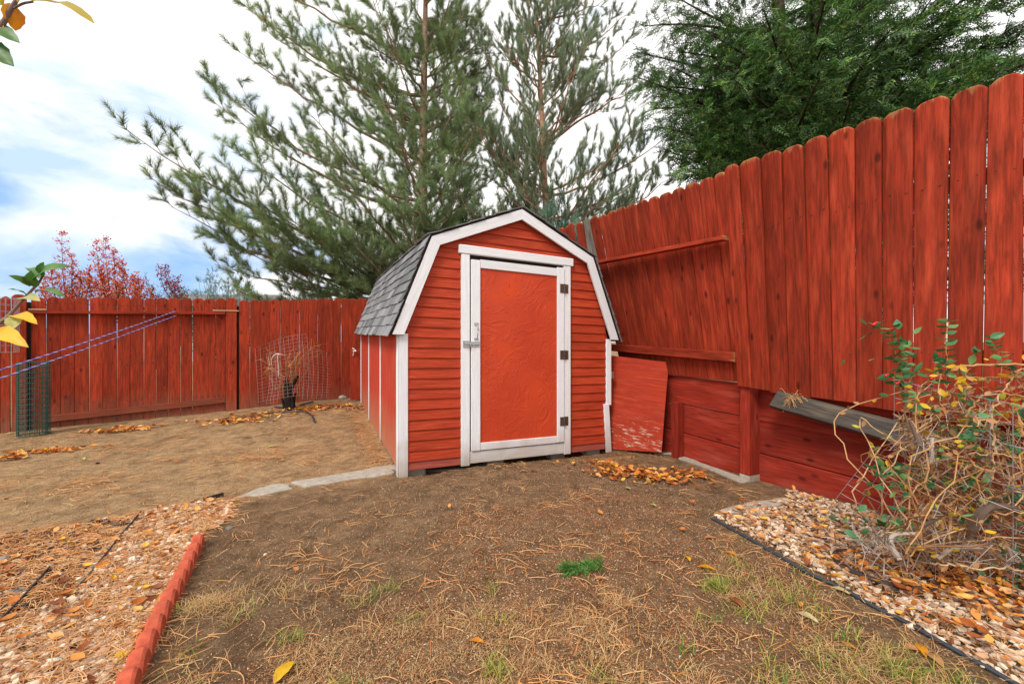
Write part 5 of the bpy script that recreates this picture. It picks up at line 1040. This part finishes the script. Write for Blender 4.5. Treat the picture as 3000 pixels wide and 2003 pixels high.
for q in tw:
    Ys = 6.4 + rng.uniform(-.25, .25); pts = [cy(x + rng.normal() * 6, y, 6.4 + (Ys - 6.4) * i / 3) for i, (x, y) in enumerate(q)]; pth = spline(pts, 5); mb.tube(pth, np.linspace(.0085, .0035, len(pth)), 4)
    for k in range(3): a = pth[rng.integers(5, len(pth))]; mb.tube([a, a + rng.normal(size=3) * .05 + (0, 0, .05), a + rng.normal(size=3) * .06 + (0, 0, .14)], .0028, 3)
for _ in range(26): a = cy(rng.uniform(700, 1050), rng.uniform(500, 800), 6.4 + rng.uniform(-.2, .2)); mb.tube(spline([a, a + rng.normal(size=3) * .05, a + rng.normal(size=3) * .1 + (0, 0, .08)], 3), .003, 3)
mb.build('twigs', M['orangetwig'], sh, origin=sbp)
mb = MB()
def cg1(u, v): x = 355 + 780 * u; return cy(x + 40 * v * (u - .5) * -1 + 60 * (1 - v), 340 - 210 * math.sin(u * 1.5) * 1 + (1 - v) * (690 - 30 * u + 130 * math.sin(u * 1.5)), 6.85 - .55 * math.sin(u * 2.6))
wire_surface(mb, cg1, 12, 17, .0024, 14, .002)
def cg2(u, v): x = 1060 + 370 * u; return cy(x + 20 * math.sin(v * 3), 260 + 130 * u + (1 - v) * (720 - 150 * u), 6.05 + .75 * u)
wire_surface(mb, cg2, 6, 17, .0024, 12, .002)
def cg3(u, v): return cy(580 + 150 * u + 40 * math.sin(v * 3.1), 1040 - 640 * v - 20 * u, 6.1 + .1 * u)
wire_surface(mb, cg3, 3, 14, .0024, 12, .006)
tag(mb.build('wire_cage', M['wire_red']), 'bent open wire mesh cage around the pruned shrub', 'wire cage')
mb = MB(); mb.tube(spline([cy(830, 402, 6.2), cy(770, 392, 6.1), cy(710, 390, 6.1), cy(660, 440, 6.15), cy(650, 520, 6.2)], 5), .006, 5); mb.tube(spline([cy(740, 395, 6.1), cy(728, 450, 6.1), cy(740, 520, 6.12), cy(742, 680, 6.15)], 5), .0045, 5)
tag(mb.build('white_cable', M['string'], smooth=True), 'white cord hooked over the pruned shrub', 'cord')
# ------------------------------------------------------------------ right bush
bb = G(2680, 1660); bush = thing('vine_bush', 'tangled honeysuckle bush with dry canes, yellow and green leaves at the right fence', 'bush', bb)
def cb(x, y, Y): return P(2400 + x / 1.845, 900 + y / 1.845, Y)
canes = MB(); dead = MB(); gpos = []; gdir = []; ypos = []; ydir = []; dpos = []; ddir = []
C = [((1150, 310, 1.95), (850, 310, 1.98), (700, 340, 2.02), (560, 420, 2.05), (500, 560, 2.1)), ((1180, 400, 1.9), (980, 375, 1.95), (820, 410, 2.0), (660, 480, 2.05), (600, 600, 2.1)), ((790, 590, 2.0), (860, 500, 2.0), (980, 460, 1.95), (1180, 500, 1.85)),
     ((940, 930, 1.95), (945, 760, 1.95), (935, 580, 1.95), (1000, 440, 1.95), (1100, 330, 1.9)), ((610, 740, 2.1), (520, 620, 2.15), (490, 540, 2.12), (440, 450, 2.12), (430, 330, 2.1)), ((500, 700, 2.2), (570, 640, 2.15), (700, 560, 2.1), (740, 420, 2.05), (820, 330, 2.0)),
     ((700, 1250, 1.95), (720, 1060, 1.98), (800, 1000, 2.0), (940, 930, 1.95), (1100, 900, 1.85)), ((620, 1190, 2.0), (700, 1100, 2.0), (760, 1010, 2.0), (700, 960, 2.0), (600, 860, 2.05)), ((540, 860, 2.1), (700, 820, 2.05), (900, 790, 1.95), (1150, 830, 1.85)), ((850, 1060, 1.95), (1000, 1010, 1.9), (1180, 990, 1.8)),
     ((600, 1380, 1.95), (760, 1400, 1.9), (1000, 1410, 1.85), (1180, 1440, 1.75)), ((1100, 330, 1.9), (1190, 420, 1.85), (1080, 560, 1.9), (1110, 760, 1.85), (1040, 960, 1.85)), ((640, 840, 2.05), (560, 900, 2.1), (450, 940, 2.15), (380, 1010, 2.2)), ((780, 1100, 1.95), (900, 1110, 1.9), (1180, 1100, 1.8))]
for q in C:
    p = spline([cb(*a) for a in q], 7); p[1:-1] += rng.normal(size=(len(p) - 2, 3)) * .0045; canes.tube(p, np.linspace(.0052, .0026, len(p)), 5)
    for k in range(9): a = p[rng.integers(0, len(p))]; dpos.append(a); ddir.append(rng.normal(size=3) + (0, 0, -.5))
stems = [((300, 95), (390, 180), (425, 300), (470, 440), (500, 540)), ((700, 80), (680, 190), (690, 290), (640, 350), (600, 470)), ((920, 165), (960, 230), (1010, 320), (1080, 370)), ((790, 450), (790, 560), (800, 660), (780, 780)), ((430, 200), (440, 300), (400, 400), (440, 430))]
leafc = MB()
for q in stems:
    p = spline([cb(x, y, 2.02) for x, y in q], 7); leafc.tube(p, .0028, 4)
    for a in p[::2]:
        for s_ in (-1, 1): gpos.append(a); gdir.append(np.array([s_ * 1., rng.uniform(-.5, .1), rng.uniform(-.1, .5)]))
bx0 = lambda: cb(rng.uniform(300, 700), rng.uniform(1150, 1350), rng.uniform(1.95, 2.2))
for k in range(34):
    a = bx0(); e = cb(rng.uniform(520, 1250) if k % 3 else rng.uniform(430, 700), 330 + 950 * rng.random() ** .65, rng.uniform(1.8, 2.2)); m1 = (a * .6 + e * .4) + rng.normal(size=3) * .13 + (0, 0, .05); m2 = (a * .3 + e * .7) + rng.normal(size=3) * .12 + (0, 0, .10)
    p = spline([a, m1, m2, e], 7); p[2:-1] += rng.normal(size=(len(p) - 3, 3)) * .008
    if (WA - WM * p[:, 1] - p[:, 0]).min() < .03: continue
    canes.tube(p, np.linspace(.0042, .0014, len(p)), 4)
    for j in range(7, len(p)):
        r_ = rng.random()
        if r_ < .42: dpos.append(p[j]); ddir.append(rng.normal(size=3) + (0, 0, -.7))
        elif r_ < .56: ypos.append(p[j]); ydir.append(rng.normal(size=3))
        elif r_ < .68:
            for s_ in (-1, 1): gpos.append(p[j]); gdir.append(np.array([s_, rng.uniform(-.6, .3), rng.uniform(-.2, .5)]))
for (x, y, n, s_) in ((440, 220, 10, .035), (370, 135, 10, .05), (420, 330, 10, .06), (410, 890, 26, .07), (500, 940, 28, .08), (880, 720, 16, .06), (980, 720, 16, .06), (850, 930, 20, .07), (760, 940, 16, .06), (1050, 1050, 26, .06), (1080, 1300, 26, .07), (640, 290, 8, .04), (970, 1470, 18, .05), (250, 1190, 22, .08), (390, 1190, 14, .05), (730, 350, 8, .04), (1090, 540, 12, .05), (860, 240, 6, .04), (800, 1110, 12, .04), (690, 700, 8, .03)):
    for _ in range(n): gpos.append(cb(x, y, 2.0) + rng.normal(size=3) * (s_, .05, s_ * .55)); gdir.append(rng.normal(size=3) + (0, -.3, .2))
for (x, y, s_) in ((640, 360, 1.3), (620, 350, 1.2), (495, 510, 1.), (470, 1080, 1.1), (480, 1290, 1.3), (530, 1310, 1.3), (735, 845, 1.), (930, 265, 1.), (800, 610, .9), (760, 1170, 1.), (610, 1335, 1.), (820, 590, .8), (870, 760, .8), (500, 830, .9), (800, 430, 1.1), (990, 800, 1), (1060, 810, 1.)):
    for _ in range(2): ypos.append(cb(x, y, 1.97) + rng.normal(size=3) * .008); ydir.append(np.array([rng.choice([-1, 1]), -.3, rng.uniform(-.3, .4)]) * s_)
for _ in range(130): ypos.append(cb(rng.uniform(430, 1200), rng.uniform(280, 1350), rng.uniform(1.85, 2.1))); ydir.append(rng.normal(size=3))
# grey dead stems and debris at the base
for q, r0 in ((((410, 1350), (400, 1280), (430, 1240), (540, 1220)), .013), (((860, 1290), (740, 1310), (640, 1360)), .015), (((840, 1200), (850, 1110), (920, 1070), (1060, 1090), (1080, 1130)), .024), (((250, 1310), (230, 1270), (220, 1250)), .008), (((380, 1330), (345, 1270), (330, 1235)), .009), (((290, 1320), (300, 1280), (290, 1250)), .007), (((540, 820), (545, 760), (520, 700), (470, 600)), .013), (((600, 830), (590, 780), (590, 700)), .012), (((600, 1190), (640, 1120), (620, 1080), (660, 1020)), .009), (((1180, 1100), (1150, 1010), (1080, 960), (1040, 990)), .010), (((1010, 1290), (1030, 1360), (1000, 1420)), .009)):
    p = spline([cb(x, y, 1.88) + rng.normal(size=3) * (0, .015, 0) for x, y in q], 5); dead.tube(p, np.linspace(r0 * .95, r0 * .5, len(p)), 6, True)
    for _ in range(14): a = p[rng.integers(0, len(p))]; dead.tube([a, a + rng.normal(size=3) * .02, a + rng.normal(size=3) * .045], .0018, 3)
for _ in range(560):
    a = G(rng.normal(2720, 130), 1668 + rng.normal(0, 34)); a[2] += rng.random() ** 2 * .24; d = rng.normal(size=3) * (1, 1, .5); 
    if WA - WM * a[1] - a[0] < .08: continue
    dead.tube(np.array([a, a + unit(d) * .04 + (0, 0, .008), a + unit(d + rng.normal(size=3) * .4) * rng.uniform(.05, .11)]), rng.uniform(.0012, .003), 3)
for _ in range(1000):
    a = cb(rng.uniform(430, 1250), 400 + 1000 * rng.random() ** .7, rng.uniform(1.9, 2.2))
    if WA - WM * a[1] - a[0] < .05: continue
    (canes if rng.random() < .5 else dead).tube(np.array([a, a + rng.normal(size=3) * .025, a + rng.normal(size=3) * .05]), rng.uniform(.001, .0022), 3)
    if rng.random() < .7: dpos.append(a); ddir.append(rng.normal(size=3))
canes.build('canes', M['cane'], bush, origin=bb); dead.build('dead_stems', M['deadwood'], bush, origin=bb); leafc.build('green_stems', M['orangetwig'], bush, origin=bb)
def leaves(pos, dr, s0, s1, mat, name):
    pos = np.array(pos); dr = np.array(dr); ok = (WA - WM * pos[:, 1] - pos[:, 0]) > .04; pos, dr = pos[ok], dr[ok]; TV, TT = leaf_template(.35); TV = TV + (.5, 0, 0); mb = MB(); sc = rng.uniform(s0, s1, len(pos)); mb.inst(TV, TT, frames(dr, rng.normal(0, .8, len(pos))) * sc[:, None, None], pos); mb.build(name, mat, bush, origin=bb, kind='stuff')
leaves(gpos, gdir, .032, .058, M['leafgreen'], 'green_leaves'); leaves(ypos, ydir, .022, .045, M['leafyellow'], 'yellow_leaves'); leaves(dpos, ddir, .02, .042, M['leafdry'], 'withered_leaves')
for (x, y) in ((292, 95), (395, 118), (360, 370), (420, 412), (604, 385), (300, 90)):
    c = cb(x, y, 1.97); mb = MB(); mb.add(IV * .009 + c, T=IT); mb.add(IV * .007 + c + (.009, 0, .006), T=IT); mb.build('berry', M['berry'], bush, smooth=True, origin=bb)
wf = MB()
wA, wB = P(2622, 1001, 2.30), P(3130, 1001, 1.72)
def wg(u, v): q = wA + (wB - wA) * u; return np.array([q[0], q[1] + .03 * math.sin(u * 6), .06 + (.93 - .1 * u) * v])
wire_surface(wf, wg, 10, 9, .0018, 10, .002)
c00, c10, c01, c11 = P(2425, 1492, 2.62), P(2640, 1545, 2.42), P(2545, 1337, 2.5), P(2660, 1375, 2.34)
def wg2(u, v): q = (c00 * (1 - u) + c10 * u) * (1 - v) + (c01 * (1 - u) + c11 * u) * v; return q + np.array([0, -.09, -.05]) * math.sin(math.pi * u) * 1.
wire_surface(wf, wg2, 5, 6, .0018, 10, .003)
tag(wf.build('wire_fencing', M['wire']), 'bent galvanised wire fencing caught in the tangled bush', 'wire fencing')
# ------------------------------------------------------------------ apple tree reaching in from the left
ap = np.array([-2.9, .3, 0.]); tree = thing('apple_tree', 'apple tree twigs with green and yellow leaves reaching in from the left', 'tree', ap)
mb = MB(); mb.tube(spline([ap, ap + (.05, 0, .8), ap + (.2, .1, 1.6), ap + (.35, .12, 2.2)], 5), np.linspace(.09, .05, 16), 8); mb.build('trunk', M['bark'], tree, smooth=True, origin=ap)
def ca(x, y, Y): return P(x / 2.091, 650 + y / 2.091, Y)
def ct(x, y, Y): return P(x / 2.24, y / 2.24, Y)
mb = MB(); p = spline([ap + (.1, 0, 1.1), ca(-1600, 900, .75), ca(-600, 850, .85), ca(-200, 720, .92), ca(0, 615, .98), ca(70, 555, 1.0), ca(160, 455, 1.0), ca(235, 375, 1.0), ca(262, 330, 1.0)], 6); mb.tube(p, np.interp(np.arange(len(p)), [0, 12, 24, len(p) - 1], [.02, .008, .0042, .002]), 6)
p = spline([ap + (.3, .1, 2.0), ct(-2200, 700, .5), ct(-900, 600, .5), ct(-200, 400, .5), ct(0, 180, .5), ct(60, 80, .5), ct(110, 0, .5), ct(160, -80, .5)], 6); mb.tube(p, np.interp(np.arange(len(p)), [0, 12, 24, len(p) - 1], [.02, .007, .003, .0018]), 6)
p = spline([ct(90, 55, .5), ct(150, 25, .5), ct(215, 12, .5)], 5); mb.tube(p, .0013, 5)
mb.build('twig', plain('young_twig', (.2, .14, .13), .7), tree, smooth=True, origin=ap)
for (a, b, w_, mk, up_) in ((ct(215, 10, .5), ct(620, 155, .5), .030, 'olive', (.35, -.5, .8)), (ct(60, 20, .5), ct(102, 205, .51), .020, 'orange', (1, -.6, .2)), (ct(-110, 190, .5), ct(130, 282, .5), .026, 'green', (0, -.8, .7)), (ct(-120, 300, .5), ct(92, 436, .5), .028, 'green', (.2, -.9, .5)), (ct(-60, 130, .5), ct(30, 195, .5), .014, 'yellow', (0, -1, .4)), (ct(20, 40, .5), ct(-60, -60, .5), .02, 'olive', (0, -1, .3)), (ct(110, 20, .5), ct(160, -40, .5), .015, 'olive', (0, -1, .3)),
    (ca(215, 365, 1.0), ca(432, 272, .96), .036, 'green', (-.2, -.75, .6)), (ca(185, 395, 1.0), ca(55, 328, .95), .032, 'green', (.1, -.7, .7)), (ca(250, 345, 1.0), ca(165, 285, 1.04), .024, 'green', (.1, -.3, 1)), (ca(262, 335, 1.0), ca(268, 245, .98), .022, 'green', (.3, -1, .1)), (ca(160, 445, 1.0), ca(50, 412, .97), .022, 'green', (0, -.6, .8)), (ca(218, 432, 1.0), ca(395, 462, .96), .022, 'green', (0, -.35, 1)), (ca(128, 472, 1.0), ca(248, 485, .97), .026, 'lime', (0, -.6, .8)), (ca(72, 578, 1.0), ca(230, 627, .96), .030, 'yellow', (.1, -.5, .9)), (ca(105, 575, 1.0), ca(72, 662, .98), .030, 'lime', (.5, -.9, .1)), (ca(-30, 660, .98), ca(176, 768, .94), .036, 'yellow', (0, -.75, .7)), (ca(205, 395, 1.0), ca(190, 300, .97), .028, 'green', (.6, -.8, .1))):
    leaf_obj('leaf', a, b, w_, LM[mk], parent=tree, fold=.22, arch=.10, up=up_)

# ------------------------------------------------------------------ nails in the tall boards and left fence
nail = plain('rusty_nail', (.09, .05, .035), .7, .3)
mb = MB()
for i in range(14):
    for zz in (1.12, 2.13):
        for q in (.25, .75):
            u_ = bu[i] + (bu[i + 1] - bu[i]) * q; b0 = RW((u_ - 1500) / F, -.041 - (.022 if i == 1 else 0) - (.03 if i == 0 else 0)); t0 = RW((tu[i] + (tu[i + 1] - tu[i]) * q - 1500) / F, -.041 - max(0, .30 * (1 - i / 9)) - (.022 if i == 1 else 0) - (.03 if i == 0 else 0)); f_ = (zz - .8) / 1.85
            c = np.array([*(b0 * (1 - f_) + t0 * f_), zz + rng.normal() * .008]); mb.add(IV * .0045 + c, T=IT)
mb.build('nails', nail, nf, origin=loc_of(nf), kind='stuff')
mb = MB()
for e_ in (edgesB, edgesC):
    off = .0 if e_ is edgesB else .045
    for i in range(15):
        for zz in ((.35, .9, 1.75) if e_ is edgesB else (.45, 1.68)):
            for q in (.3, .7):
                xy = LFu((e_[i] + (e_[i + 1] - e_[i]) * q) * c1, off); mb.add(IV * .006 + np.array([*xy, zz + rng.normal() * .01]), T=IT)
mb.build('nails', nail, lf, origin=loc_of(lf), kind='stuff')
